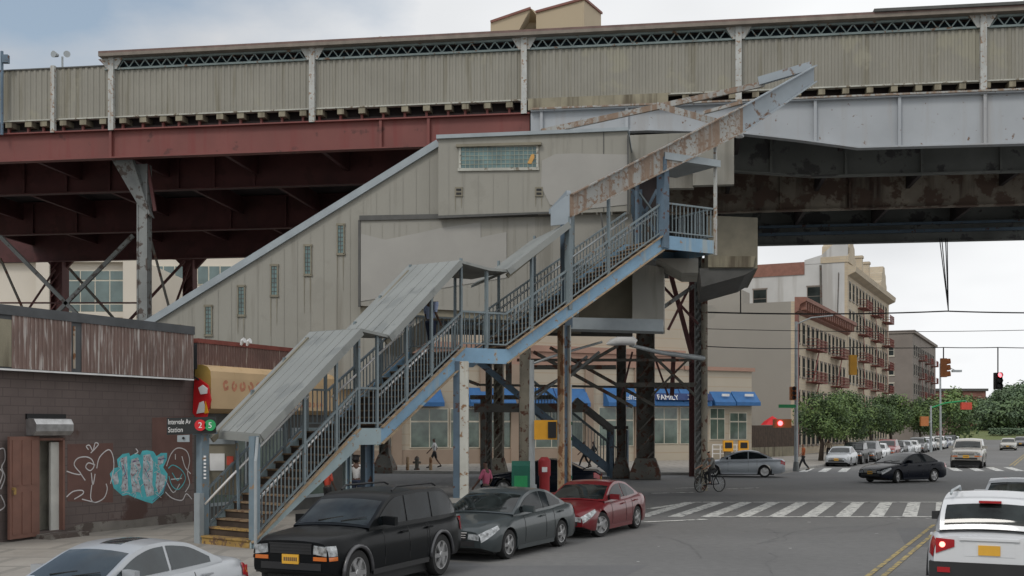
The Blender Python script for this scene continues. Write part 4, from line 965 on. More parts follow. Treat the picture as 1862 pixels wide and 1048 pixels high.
def strokes(n, x0, z0, w_, h, seed, gap=.25):  # illegible lettering: short bars in letter-sized cells
    r = random.Random(seed); out = []
    for i in range(n):
        a = x0+i*(w_*(1+gap)); t = w_*.22
        for (u0, v0, u1, v1) in r.sample([(0, 0, t, h), (w_-t, 0, w_, h), (0, h-t, w_, h), (0, 0, w_, t), (0, h/2-t/2, w_, h/2+t/2), (w_/2-t/2, 0, w_/2+t/2, h)], 3): out.append((a+u0, z0+v0, a+u1, z0+v1))
    return out
mb = MB()
rq = random.Random(11)
for n_, x_, z_, w_, h_ in ((7, sx(410, US+.56), 3.86, .30, .34), (18, sx(395, US+.56)+1.6, 3.40, .17, .18)):
    for i in range(n_):
        mb = MB(); c_ = Vector((x_+i*w_*1.2, -.565, z_)); t_ = [2*math.pi*k/9 for k in range(9)]
        ou = [c_+Vector((math.cos(t)*w_*.46*rq.uniform(.75, 1.05), 0, math.sin(t)*h_*.5*rq.uniform(.8, 1.05))) for t in t_]
        for k in range(9):
            if k == i % 5: continue
            a_, b_ = ou[k], ou[(k+1) % 9]; mb.poly([a_, b_, c_+(b_-c_)*.35, c_+(a_-c_)*.35])
        kb(mb, 'awning_letter', 'awn_faded', an, fix=False)
mb = MB()
for j in range(3):
    for i in range(5): mb.box((xs0-.008, -.48+i*.085, 3.5+j*.12), (xs0, -.43+i*.085, 3.56+j*.12))
kb(mb, 'awning_lettering', 'awn_red', an)
# rooftop louvres above the takeaway
mb = MB(); bx0, bx1 = sx(585), sx(760); mb.box((bx0, .6, 4.9), (bx1, 4, 6.0)); lv = kb(mb, 'roof_plant_screen', 'siding2')
mb = MB()
for j in range(5): mb.box((bx0, .57, 5.0+j*.2), (bx1, .6, 5.04+j*.2))
kb(mb, 'louvre', 'trim_dark', lv)
# red hanging board at the awning corner
rb = empty('hanging_shop_board', S(US+.35, V00+xs0-.12, 3.0), R(90-25.67), 'red cut-out board with pale patches hanging at the left end of the tan awning', 'shop sign')
mb = MB(); mb.prism([(-.06, -.25, .85), (.02, .15, 1.05), (.04, .3, 1.0), (0, .32, .1), (-.03, .1, -.1), (-.05, -.2, -.0), (-.06, -.35, .45)], (.05, 0, 0)); mb.build('board', 'sign_red', rb, world=False)
mb = MB(); mb.prism([(-.08, -.24, .62), (-.08, -.02, .60), (-.08, .06, .78), (-.08, -.1, .86), (-.08, -.26, .76)], (.02, 0, 0)); mb.build('pale_patch', 'sign_white', rb, world=False); mb = MB(); mb.prism([(-.08, -.22, .12), (-.08, -.12, .42), (-.08, .02, .38), (-.08, .12, .08)], (.02, 0, 0)); mb.build('pale_patch', 'sign_white', rb, world=False)
mb = MB(); mb.prism([(-.09, -.3, .1), (-.09, -.2, .42), (-.09, -.16, .08)], (.02, 0, 0)); mb.build('orange_patch', 'yellow', rb, world=False)
mb = MB(); mb.beam((0, .1, 1.0), (0, .3, 1.1), .04, .04); mb.build('hanger', 'wire', rb, world=False)
# little lamps on the second fascia
mb = MB()
lt = empty('twin_roof_lamps', S(US+.3, V00+sx(432, US+.1), 5.05), R(90-25.67), 'pair of small white lamps on the red roof edge before the station house', 'lamp')
for dx in (-.1, .16): m_ = MB(); m_.tube([(dx, 0, 0), (dx, -.05, .12), (dx, -.12, .14)], [.03, .06, .08], 8); m_.build('lamp_head', 'sign_white', lt, world=False)
# ================================================================ STATION SIGN and board by the stairs
fp = LO(.12, WST)
sg = empty('station_sign', fp+Vector((0, 0, 2.5)), 0, 'black subway station sign reading Intervale Av Station at the foot of the stairs', 'sign')
a, b = P(303, 762, 25.0), P(392, 760, 25.1); mb = MB(); up = Vector((0, 0, 1))
mb.prism([P(303, 791, 25.0), P(392, 788, 25.1), P(392, 758, 25.1), P(303, 760, 25.0)], (0, .05, 0)); mb.build('panel', 'sign_black', sg)
ri = (b-a).normalized()
text_mesh('Intervale Av', .16, 'sign_white', sg, wallmtx(P(305, 772, 24.98), ri), sx=.62); text_mesh('Station', .16, 'sign_white', sg, wallmtx(P(305, 786.5, 24.98), ri), sx=.72)
for px, m, ch in ((364, 'sign_red', '2'), (382, 'sign_green', '5')):
    c = P(px, 773.5, 25.0); mb = MB(); mb.tube([c, c+Vector((0, -.012, 0))], .125, 20); mb.build('route_disc', m, sg); text_mesh(ch, .18, 'sign_white', sg, wallmtx(c+Vector((0, -.014, -.06)), ri), align='CENTER')
mb = MB(); mb.prism([P(322, 792, 25.0), P(344, 791, 25.0), P(344, 804, 25.0), P(322, 804, 25.0)], (0, .03, 0)); mb.build('lower_plate', 'trim_grey', sg)
mb = MB(); mb.tube([P(333, 797, 24.99), P(333, 797, 24.97)], .03, 8); mb.build('camera_dome', 'black', sg)
mb = MB(); mb.beam(P(350, 789, 25.2), P(395, 787, 25.3), .06, .06); mb.build('bracket', 'post_blue', sg)
nb = empty('notice_board', LO(.9, WST+.1, KB), 0, 'clear notice board with white and red posters beside the bottom steps', 'notice board')
Yn = 26.0
def npn(x0, y0, x1, y1, nm, m, off=0):
    mb = MB(); mb.prism([P(x0, y1, Yn-off), P(x1, y1, Yn-off), P(x1, y0, Yn-off), P(x0, y0, Yn-off)], (0, .02, 0)); return mb.build(nm, m, nb)
npn(372, 806, 432, 900, 'board', 'stain'); npn(373, 797, 427, 808, 'header', 'trim_grey', .03); npn(381, 825, 408, 856, 'poster', 'sign_white', .03); npn(412, 830, 424, 846, 'poster', 'awn_red', .03)
mb = MB(); mb.beam(P(374, 800, Yn+.05), G(374, 999)+Vector((0, .3, 0)), .05, .05, dL); mb.beam(P(430, 800, Yn+.05), G(430, 999)+Vector((0, .3, 0)), .05, .05, dL); mb.build('post', 'post_blue', nb)
mb = MB()
for j in range(7): mb.prism([P(370, 832+j*6.5, 25.03), P(374, 832+j*6.5, 25.03), P(374, 829+j*6.5, 25.03), P(370, 829+j*6.5, 25.03)], (0, .03, 0))
mb.build('post_lettering', 'sign_white', nb)
# ================================================================ VEHICLES
def lerpl(pts, x):
    if x <= pts[0][0]: return pts[0][1]
    for (a, u), (b, v) in zip(pts[:-1], pts[1:]):
        if x <= b:
            t = (x-a)/(b-a); return u+(v-u)*t
    return pts[-1][1]
def smoothl(pts, x, r=.09):
    return sum(lerpl(pts, x+r*k/2) for k in (-2, -1, 0, 1, 2))/5
SEDAN = dict(L=4.78, W=1.82, wb=2.75, fo=.95, R=.325, gc=.20,
    top=[(0, .66), (.12, .74), (.6, .86), (1.2, .95), (1.4, .97), (3.9, 1.04), (4.5, 1.05), (4.72, 1.0), (4.78, .88)],
    cab=[(1.28, .95), (2.05, 1.33), (2.45, 1.43), (2.9, 1.455), (3.4, 1.38), (4.12, 1.06)], belt=[(1.2, .94), (2, .955), (4.2, 1.03)], wr=.70, pill=(2.82,), side=(1.75, 3.86), tl=(3.95, 4.74), roofx=(2.1, 3.38))
OLDSED = dict(SEDAN, L=4.45, wb=2.62, fo=.88, top=[(0, .62), (.1, .70), (.5, .82), (1.1, .91), (1.3, .93), (3.6, .99), (4.2, 1.01), (4.4, .97), (4.45, .84)],
    cab=[(1.2, .91), (1.9, 1.27), (2.25, 1.37), (2.7, 1.39), (3.15, 1.33), (3.8, 1.02)], belt=[(1.2, .90), (2, .92), (4.2, 1.0)], pill=(2.6,), side=(1.6, 3.55), roofx=(1.95, 3.12), W=1.74)
SUV = dict(L=4.66, W=1.63, wb=2.94, fo=.70, R=.385, gc=.34,
    top=[(0, .92), (.06, .97), (.3, 1.02), (1.1, 1.08), (1.3, 1.09), (4.55, 1.10), (4.66, 1.05)],
    cab=[(1.15, 1.07), (1.78, 1.46), (2.05, 1.58), (3.0, 1.62), (3.85, 1.60), (4.05, 1.56), (4.6, 1.08)], belt=[(1.0, 1.06), (4.66, 1.09)], wr=.78, pill=(2.42, 3.36), side=(1.58, 4.42), tl=(0, 0), roofx=(1.82, 4.0), nose=.86)
CUV = dict(L=4.57, W=1.85, wb=2.66, fo=.93, R=.36, gc=.22,
    top=[(0, .78), (.1, .88), (.5, 1.0), (1.2, 1.08), (1.3, 1.1), (4.4, 1.14), (4.57, 1.05)],
    cab=[(1.15, 1.06), (2.0, 1.52), (2.4, 1.63), (3.2, 1.66), (4.1, 1.60), (4.28, 1.55), (4.50, 1.14)], belt=[(1.1, 1.06), (3, 1.1), (4.57, 1.18)], wr=.74, pill=(2.6, 3.6), side=(1.6, 4.2), tl=(0, 0), roofx=(2.05, 4.2), nose=.84)
def car(spec_, name, paint, loc, bearing, label, cat='car', group=None, glass='glass_car', detail=2, plate_front='plate', plate_rear='plate', lit=False, chrome=True, arch=None, sunroof=False, roofrack=False, steer=0, zs=1):
    s = dict(spec_); L_, W_ = s['L'], s['W']/2; xf, xr = s['fo'], s['fo']+s['wb']; Rw = s['R']; Ra = Rw+.055
    root = empty(name, loc, R(90-bearing), label, cat, group)
    X = lambda x: L_/2-x
    def wplan(x):
        ns_ = s.get('nose', .78); f = min(1, ns_+(1-ns_)*(1-(1-min(x, .75)/.75)**2.6)) if x < .75 else 1
        e = L_-x; r_ = min(1, .86+.14*(1-(1-min(e, .6)/.6)**2.2)) if e < .6 else 1
        return W_*f*r_
    def ztop(x): return smoothl(s['top'], x)
    def zbot(x):
        z = s['gc']+(.12*max(0, 1-x/.35))+(.12*max(0, 1-(L_-x)/.35))
        for xw in (xf, xr):
            d = abs(x-xw)
            if d < Ra: z = max(z, Rw+math.sqrt(max(0, Ra*Ra-d*d)))
        return z
    def ring(x):
        zt, zb_ = ztop(x), zbot(x); zs = zt-.09; w_ = wplan(x); zb0 = s['gc']; out = []
        for f, k in ((0, .955), (.12, .985), (.35, 1.0), (.62, 1.0), (.86, .975), (1, .93)):
            z = zb0+(zs-zb0)*f; kk = k
            z = max(z, zb_+.004*f) if f < 1 else zs
            out.append((w_*kk, z))
        out += [(w_*.86, zt-.035), (w_*.70, zt-.010), (w_*.35, zt+.006), (0, zt+.010)]
        return out
    xs = sorted(set([0, .02, .06, .12, .2, .3, .42] + [round(i*.14, 3) for i in range(4, int(L_/.14))] + [L_-.3, L_-.18, L_-.09, L_-.03, L_] +
        [round(c_+Ra*math.cos(math.pi*k/10), 4) for c_ in (xf, xr) for k in range(11)] + [c_+e for c_ in (xf, xr) for e in (-Ra-.002, Ra+.002)]))
    xs = [x for i, x in enumerate(xs) if 0 <= x <= L_]
    mb = MB(); rows = []
    for x in xs:
        r = ring(x); rows.append([(X(x), y, z) for y, z in r]+[(X(x), -y, z) for y, z in r[-2::-1]])
    mb.grid(rows); mb.poly(rows[0]); mb.poly(rows[-1][::-1])
    mb.cur = 1
    for a, b in zip(rows[:-1], rows[1:]): mb.poly([a[0], b[0], b[-1], a[-1]])
    body = mb.build('body', [paint, 'plastic'], root, world=False, auto=38, fix=False)
    # cabin shell
    cab = s['cab']; c0, c1 = cab[0][0], cab[-1][0]
    belt = lambda x: max(lerpl(s['belt'], x), 0)
    zc = lambda x: max(smoothl(cab, x, .12), belt(x)+.002) if c0+.05 < x < c1-.05 else lerpl(cab, x)
    H_ = max(z for _, z in cab)
    def wcab(x, z):
        b = belt(x); t = max(0, (z-b)/(H_-b)); base = wplan(x)*.905
        taper = 1-.05*max(0, (x-(c1-.9))/.9)
        return (base+(W_*s['wr']-base)*t)*taper
    cx_ = [c0+(c1-c0)*i/44 for i in range(45)]
    cs = MB(); top = []
    for x in cx_:
        z = zc(x); w_ = wcab(x, z); top.append([(X(x), w_*t, z+.035*(1-t*t)-.035*0) for t in (1, .96, .8, .5, .2, 0, -.2, -.5, -.8, -.96, -1)])
    cs.grid(top)
    for sg_ in (1, -1):
        rows_ = []
        for x in cx_:
            z = zc(x); b = belt(x)-.06; rows_.append([(X(x), sg_*wcab(x, b+(z-b)*f), b+(z-b)*f) for f in (0, .25, .5, .75, .92, 1)])
        cs.grid([r if sg_ > 0 else r[::-1] for r in rows_])
    cs.build('roof', paint, root, world=False, auto=45)
    # glass
    def topglass(xa, xb, inset, nm, o=.008):
        g = MB(); rws = []
        for i in range(9):
            x = xa+(xb-xa)*i/8; z = zc(x); w_ = wcab(x, z)-inset
            sl = (zc(x+.02)-zc(x-.02))/.04; nl = math.hypot(1, sl); nx, nz = -sl/nl*-1, 1/nl   # outward: forward for the screen
            rws.append([(X(x)+sl/nl*o, w_*t, z+.035*(1-t*t)+nz*o) for t in (1, .75, .4, 0, -.4, -.75, -1)])
        g.grid(rws); return g.build(nm, glass, root, world=False, smooth=True)
    ra, rb_ = s['roofx']
    topglass(c0+.05, ra-.02, .055, 'windshield'); topglass(rb_+.06, c1-.04, .07, 'rear_window')
    edges = [s['side'][0]]+[p for p in s['pill']]+[s['side'][1]]
    for sg_ in (1, -1):
        for i in range(len(edges)-1):
            a, b = edges[i]+(.03 if i else -.12), edges[i+1]-.03; g = MB(); rws = []
            for k in range(13):
                x = a+(b-a)*k/12; lo = belt(x)+.025; hi = zc(x)-.055-.02*abs((zc(x+.05)-zc(x-.05))/.1)*1.5
                hi = max(hi, lo+.004); rws.append([(X(x), sg_*(wcab(x, lo+(hi-lo)*f)+.008), lo+(hi-lo)*f) for f in (0, .33, .66, 1)])
            g.grid(rws); g.build('side_window', 'glass_side' if glass == 'glass_car' else glass, root, world=False, smooth=True)
    # surface patches on the body
    def surf(x, v):
        r = ring(x); k = min(int(v), len(r)-2); f = v-k; return (r[k][0]*(1-f)+r[k+1][0]*f, r[k][1]*(1-f)+r[k+1][1]*f)
    def patchb(x0, x1, v0, v1, nm, m, sides=(1, -1), o=.010, nx=6, nv=4, trap=0):
        for sg_ in sides:
            g = MB(); rws = []
            for i in range(nx+1):
                x = x0+(x1-x0)*i/nx; a = v0+trap*(i/nx); rws.append([])
                for j in range(nv+1):
                    y, z = surf(x, a+(v1-a)*j/nv); rws[-1].append((X(x)+(o if x < L_/2 and x < .5 else -o if x > L_-.5 else 0), sg_*(y+o), z+o*.4))
            g.grid(rws); g.build(nm, m, root, world=False, smooth=True)
    big = spec_ in (SUV, CUV)
    if not big: patchb(.004, .52, 2.9, 5.3, 'headlight', 'lamp_glass', trap=1.3)
    def patchz(x0, x1, z0, z1, nm, m, o=.012):
        for sg_ in (1, -1):
            g = MB(); rws = []
            for i in range(6):
                x = x0+(x1-x0)*i/5; r = ring(x); rws.append([])
                for j in range(4):
                    z = z0+(z1-z0)*j/3; y = r[3][0]
                    for (y0, za), (y1, zb2) in zip(r[:-1], r[1:]):
                        if za <= z <= zb2 and zb2 > za: y = y0+(y1-y0)*(z-za)/(zb2-za); break
                    rws[-1].append((X(x)+(o if x < 1 else -o), sg_*(y+o), z))
            g.grid(rws); g.build(nm, m, root, world=False, smooth=True)
    if big: z_ = ztop(0)-.055; patchz(.002, .17, z_-.17, z_-.01, 'headlight', 'lamp_glass'); patchz(.002, .17, z_-.24, z_-.18, 'indicator', 'lamp_amber')
    for sg_ in (1, -1):                 # the part of each lamp on the nose itself
        f_ = wplan(0); zt_ = ztop(0)-.055; hh_ = .15 if not big else .17; g = MB()
        g.prism([(X(0)+.002, sg_*f_*.60, zt_-hh_*.8), (X(0)+.002, sg_*f_*.95, zt_-hh_), (X(0)+.002, sg_*f_*.95, zt_-.02), (X(0)+.002, sg_*f_*.62, zt_)], (.014, 0, 0)); g.build('headlight', 'lamp_glass', root, world=False)
        if big: g = MB(); g.prism([(X(0)+.002, sg_*f_*.60, zt_-hh_-.07), (X(0)+.002, sg_*f_*.95, zt_-hh_-.07), (X(0)+.002, sg_*f_*.95, zt_-hh_-.01), (X(0)+.002, sg_*f_*.60, zt_-hh_-.01)], (.012, 0, 0)); g.build('indicator', 'lamp_amber', root, world=False)
        fr_ = wplan(L_); zr0 = ztop(L_)-.04; g = MB(); w0 = .58 if not big else .62
        g.prism([(X(L_)-.002, sg_*fr_*w0, zr0-.13), (X(L_)-.002, sg_*fr_*.96, zr0-(.19 if not big else .24)), (X(L_)-.002, sg_*fr_*.96, zr0), (X(L_)-.002, sg_*fr_*w0, zr0-.02)], (-.014, 0, 0)); tl_ = g.build('taillight', 'lamp_red', root, world=False)
        if lit: g = MB(); g.tube([(X(L_)-.016, sg_*fr_*.84, zr0-.1), (X(L_)-.022, sg_*fr_*.84, zr0-.1)], .045, 10); g.build('brake_bulb', 'lamp_lit', tl_, world=False)
    patchb(L_-(.24 if not big else .2), L_-.005, 3.4 if not big else 3.2, 5.0, 'taillight', 'lamp_red')
    fx, rx_ = X(0), X(L_); fw, rw_ = wplan(0), wplan(L_)
    zf = ztop(0); m_ = MB(); m_.box((fx-.05, -fw*.55, zf-.20), (fx+.012, fw*.55, zf-.045)); gr = m_.build('grille', 'plastic', root, world=False)
    if chrome:
        m_ = MB()
        for z in (zf-.15, zf-.10): m_.box((fx+.012, -fw*.53, z), (fx+.02, fw*.53, z+.014))
        m_.box((fx+.012, -fw*.57, zf-.05), (fx+.022, fw*.57, zf-.03)); m_.build('grille_bar', 'chrome' if chrome != 'dark' else 'plastic', gr, world=False)
    m_ = MB(); m_.box((fx-.05, -fw*.8, s['gc']+.15), (fx+.010, fw*.8, s['gc']+.26)); m_.build('lower_grille', 'plastic', root, world=False)
    if plate_front: m_ = MB(); m_.box((fx, -.155, s['gc']+.24), (fx+.022, .155, s['gc']+.39)); pl = m_.build('number_plate', plate_front, root, world=False); m_ = MB(); [m_.box((fx+.022, -.12+i*.037, s['gc']+.285), (fx+.024, -.098+i*.037, s['gc']+.345)) for i in range(7)]; m_.build('plate_marks', 'plate_ink', pl, world=False)
    zr_ = s['gc']+.42 if not big else .78
    if plate_rear: m_ = MB(); m_.box((rx_-.022, -.155, zr_), (rx_, .155, zr_+.15)); m_.build('number_plate', plate_rear, root, world=False)
    if detail >= 2:
        for sg_ in (1, -1):
            x = s['side'][0]+.08; z = belt(x)+.05; m_ = MB(); T = Matrix.Translation((X(x), sg_*(wcab(x, z)+.02), z))
            m_.prism([(X(x)-.05, sg_*(wcab(x, z)+.0), z-.02), (X(x)+.06, sg_*(wcab(x, z)), z-.02), (X(x)+.09, sg_*(W_+.17), z-.03), (X(x)-.01, sg_*(W_+.17), z-.03)], (0, 0, .14)); m_.build('wing_mirror', 'plastic' if arch == 'plastic' else paint, root, world=False, auto=60)
            for xd in ([s['pill'][0]-.22, (s['pill'][1] if len(s['pill']) > 1 else s['side'][1])-.22]):
                z = lerpl(s['belt'], xd)-.15; w_ = wplan(xd)*.99; m_ = MB(); m_.box((X(xd)-.1, sg_*w_-.01, z), (X(xd)+.1, sg_*w_+.035, z+.03)); m_.build('door_handle', paint, root, world=False)
            m_ = MB()                    # shut lines
            for xd in [s['side'][0]-.02]+[p for p in s['pill']]+[min(s['side'][1], xr+.0) - (.1 if not big else .55)]:
                if abs(xd-xr) < Ra+.03: xd = xr-Ra-.03
                pts = [surf(xd, v) for v in (1.2, 2, 3, 4, 5)]
                if detail < 2: continue
                for (y0, z0), (y1, z1) in zip(pts[:-1], pts[1:]): m_.beam((X(xd), sg_*(y0+.001), z0), (X(xd), sg_*(y1+.001), z1), .012, .006)
            m_.build('door_seam', 'plastic', root, world=False)
            m_ = MB(); m_.box((X(xr-Ra-.05), sg_*W_*.97-.02, s['gc']-.03), (X(xf+Ra+.05), sg_*W_*.97+.012, s['gc']+.06)); m_.build('sill', 'plastic' if arch else paint, root, world=False)
        m_ = MB()
        for y in (-.3, .15): m_.beam((X(c0+.08), y, zc(c0+.08)+.045), (X(c0+.2), y+.42, zc(c0+.2)+.045), .015, .012)
        m_.build('wiper', 'plastic', root, world=False)
    if big and arch:
        for xw in (xf, xr):
            for sg_ in (1, -1):
                m_ = MB(); m_.tube([(X(xw+(Ra+.0)*math.cos(t)), sg_*(W_+.0), Rw+(Ra)*math.sin(t)) for t in [math.pi*k/14 for k in range(15)]], .035, 6); m_.build('arch_trim', arch, root, world=False, smooth=True)
    if roofrack:
        for sg_ in (1, -1):
            m_ = MB(); z = lerpl(cab, 2.6)+.04; m_.tube([(X(2.3), sg_*W_*.62, z-.02), (X(2.45), sg_*W_*.62, z+.05), (X(s['roofx'][1]-.2), sg_*W_*.62, z+.05), (X(s['roofx'][1]-.05), sg_*W_*.62, z)], .02, 6); m_.build('roof_rail', 'plastic' if roofrack is True else roofrack, root, world=False)
    if sunroof: topglass(2.15, 2.75, .22, 'sunroof', .006)
    if lit:
        m_ = MB(); m_.box((X(s['cab'][-2][0])-.06, -.16, H_-.10), (X(s['cab'][-2][0])+.05, .16, H_-.065)); m_.build('brake_light', 'lamp_red', root, world=False)
        m_ = MB(); m_.box((rx_-.03, -W_*.93, .32), (rx_+.2, W_*.93, .66)); m_.build('bumper', 'plastic', root, world=False)
        m_ = MB(); m_.box((rx_-.045, -W_*.8, .50), (rx_-.03, -W_*.6, .58)); m_.box((rx_-.045, W_*.6, .50), (rx_-.03, W_*.8, .58)); m_.build('reflector', 'lamp_red', root, world=False)
        m_ = MB(); m_.box((rx_-.03, -.42, 1.0), (rx_, .42, 1.035)); m_.build('hatch_handle', paint, root, world=False)
        m_ = MB(); m_.box((rx_-.006, -.36, .76), (rx_+.0, .36, .99)); m_.build('plate_recess', paint, root, world=False)
    # wheels
    for xw in (xf, xr):
        for sg_ in (1, -1):
            T = Matrix.Translation((X(xw), sg_*(W_-.115), Rw)) @ (Matrix.Rotation(R(180) if sg_ < 0 else 0, 4, 'Z')) @ Matrix.Rotation(R(steer) if xw == xf else 0, 4, 'Z')
            k = Rw*.68; m_ = MB(); m_.lathe([(k, -.10), (Rw*.93, -.105), (Rw*.985, -.08), (Rw, -.03), (Rw, .03), (Rw*.985, .08), (Rw*.93, .105), (k, .10)], T, 28)
            ty = m_.build('wheel', 'tyre', root, world=False, auto=40); m_ = MB()
            m_.lathe([(k, .10), (k*.93, .098), (k*.9, .055), (.0, .045)], T, 24)
            ns = 5 if not big else 6
            for j in range(ns):
                t = 2*math.pi*j/ns; c_ = Vector((math.cos(t), 0, math.sin(t)))
                m_.beam(T @ (c_*.03+Vector((0, .088, 0))), T @ (c_*k*.95+Vector((0, .08, 0))), .075 if detail > 1 else .08, .03, T.to_3x3() @ Vector((0, 1, 0)))
            m_.lathe([(.07, .10), (.06, .112), (0, .115)], T, 12)
            m_.build('rim', 'rim', ty, world=False, auto=40)
    m_ = MB(); m_.box((X(xr)-.5, -W_*.8, .13), (X(xf)+.4, W_*.8, s['gc']+.12)); m_.build('underbody', 'plastic', root, world=False)  # kept low so its shape deepens the shade under the car
    if zs != 1: root.scale = zs if isinstance(zs, tuple) else (1, 1, zs)
    return root
for n_, c_, r_ in (('p_silver', (.44, .46, .48), .32), ('p_silver2', (.40, .43, .46), .35), ('p_black', (.008, .009, .010), .3), ('p_grey', (.050, .062, .065), .35), ('p_maroon', (.14, .010, .014), .28),
                   ('p_white', (.68, .69, .70), .3), ('p_navy', (.007, .009, .015), .25), ('p_gold', (.42, .40, .36), .35), ('p_dkgrey', (.09, .09, .095), .35), ('p_red', (.22, .02, .02), .3), ('p_blue', (.03, .05, .12), .3)):
    mat(n_, c_, r_, metal=.35 if n_ in ('p_silver', 'p_silver2', 'p_grey', 'p_gold', 'p_dkgrey') else 0, var=.04, scale=.7, coat=(.05 if n_ in ('p_black', 'p_navy') else .4), spec=(.12 if n_ in ('p_black', 'p_navy') else .5)); M[n_] = MATS[n_]
D = 205.67
def carpos(u, v): return S(u, v, -.02)
pk = 'cars parked along the left kerb'
sv = Vector((-1.32, 20.9, 0)); us = lambda p: p.x*.9013-p.y*.4332; vv = lambda p: p.x*.4332+p.y*.9013
vS = vv(Vector((-1.32, 20.9, 0)))+SUV['L']/2-SUV['fo']-SUV['wb']
car(SUV, 'sport_utility_vehicle', 'p_black', carpos(-10.98, vS), D-2.2, 'black sport utility vehicle with grey wheel-arch trims parked at the foot of the stairs', 'suv', pk, arch='p_dkgrey', roofrack=True, chrome='dark')
vC = vv(Vector((-.125, 23.6, 0)))-SEDAN['fo']+SEDAN['L']/2
car(SEDAN, 'sedan', 'p_grey', carpos(-11.15, vC), D, 'dark grey sedan parked between the black suv and the dark red sedan', 'car', pk, glass='glass_car', plate_front=None, zs=.94)
vR = vv(Vector((3.37, 30.7, 0)))+OLDSED['L']/2-OLDSED['fo']-OLDSED['wb']
car(OLDSED, 'sedan', 'p_maroon', carpos(-11.1, vR), D, 'dark red sedan parked ahead of the crosswalk', 'car', pk, steer=-22, plate_front=None, zs=.95)
car(OLDSED, 'sedan', 'p_silver', Vector((-5.25, 15.0, -.02)), 206, 'silver sedan in the bottom left corner, cut off by the picture edge', 'car', pk, glass='glass_lite', sunroof=True, zs=(.87, .87, .87))
car(CUV, 'sport_utility_vehicle', 'p_white', SY(-.95, 19.3, -.02), 25.67, 'white compact suv seen from behind with its brake lights on', 'suv', None, glass='glass_car', lit=True, roofrack='galv', arch='plastic', plate_rear='plate')
car(SEDAN, 'sedan', 'p_silver', SY(-.9, 28.6, -.02), 25.67, 'silver sedan waiting ahead of the white suv at the right picture edge', 'car')
car(SEDAN, 'sedan', 'p_navy', Vector((G(1658, 878)[0], 57.2, -.02)), 238, 'near black sedan turning left across the intersection', 'car', steer=18)
car(SEDAN, 'sedan', 'p_silver2', Vector((G(1344, 866)[0], 63.2, -.02)), 281, 'silver sedan crossing beside the orange-shirted pedestrian', 'car')
car(SUV, 'sport_utility_vehicle', 'p_gold', SY(-5.6, 78.5, -.02), D, 'large pale suv driving towards the intersection', 'suv', zs=(1.15, 1.26, 1.2))
car(SEDAN, 'sedan', 'p_navy', Vector((P(985, 0, 46)[0], 46.0, -.02)), 278, 'dark sedan behind the red cylinder under the tracks', 'car')
fk = 'cars parked up the side of the far street'
kinds = [(OLDSED, 'p_silver', 'silver'), (SUV, 'p_black', 'black'), (CUV, 'p_dkgrey', 'dark grey'), (OLDSED, 'p_white', 'white'), (CUV, 'p_red', 'dark red'), (SEDAN, 'p_black', 'black'), (SEDAN, 'p_silver', 'silver'), (OLDSED, 'p_white', 'white'), (CUV, 'p_dkgrey', 'grey'), (SEDAN, 'p_silver2', 'silver'), (SUV, 'p_white', 'white'), (SEDAN, 'p_gold', 'beige'), (CUV, 'p_white', 'white'), (SEDAN, 'p_blue', 'blue'), (SEDAN, 'p_silver', 'silver'), (CUV, 'p_black', 'black'), (SEDAN, 'p_white', 'white')]
ordn = ['first', 'second', 'third', 'fourth', 'fifth', 'sixth', 'seventh', 'eighth', 'ninth', 'tenth', 'eleventh', 'twelfth', 'thirteenth', 'fourteenth', 'fifteenth', 'sixteenth', 'seventeenth']
yy = 81.0; v0_ = vv(SY(-13.9, yy))
for i, (sp_, pt, cn) in enumerate(kinds):
    car(sp_, 'parked_car', pt, carpos(-13.95, v0_+i*6.0), D+random.uniform(-1, 1), '%s parked car, %s from the crossing in the far kerb row' % (cn, ordn[i]), 'car', fk, detail=1)
# oncoming and right-hand cars far up the street
for (u_, v_, sp_, pt, lb) in ((-5.5, 150, SEDAN, 'p_gold', 'beige car driving far up the street behind the pale suv'), (-4.8, 175, SEDAN, 'p_dkgrey', 'dark grey car, farthest of the moving traffic')):
    car(sp_, 'moving_car', pt, carpos(u_, v_), D, lb, 'car', detail=1)

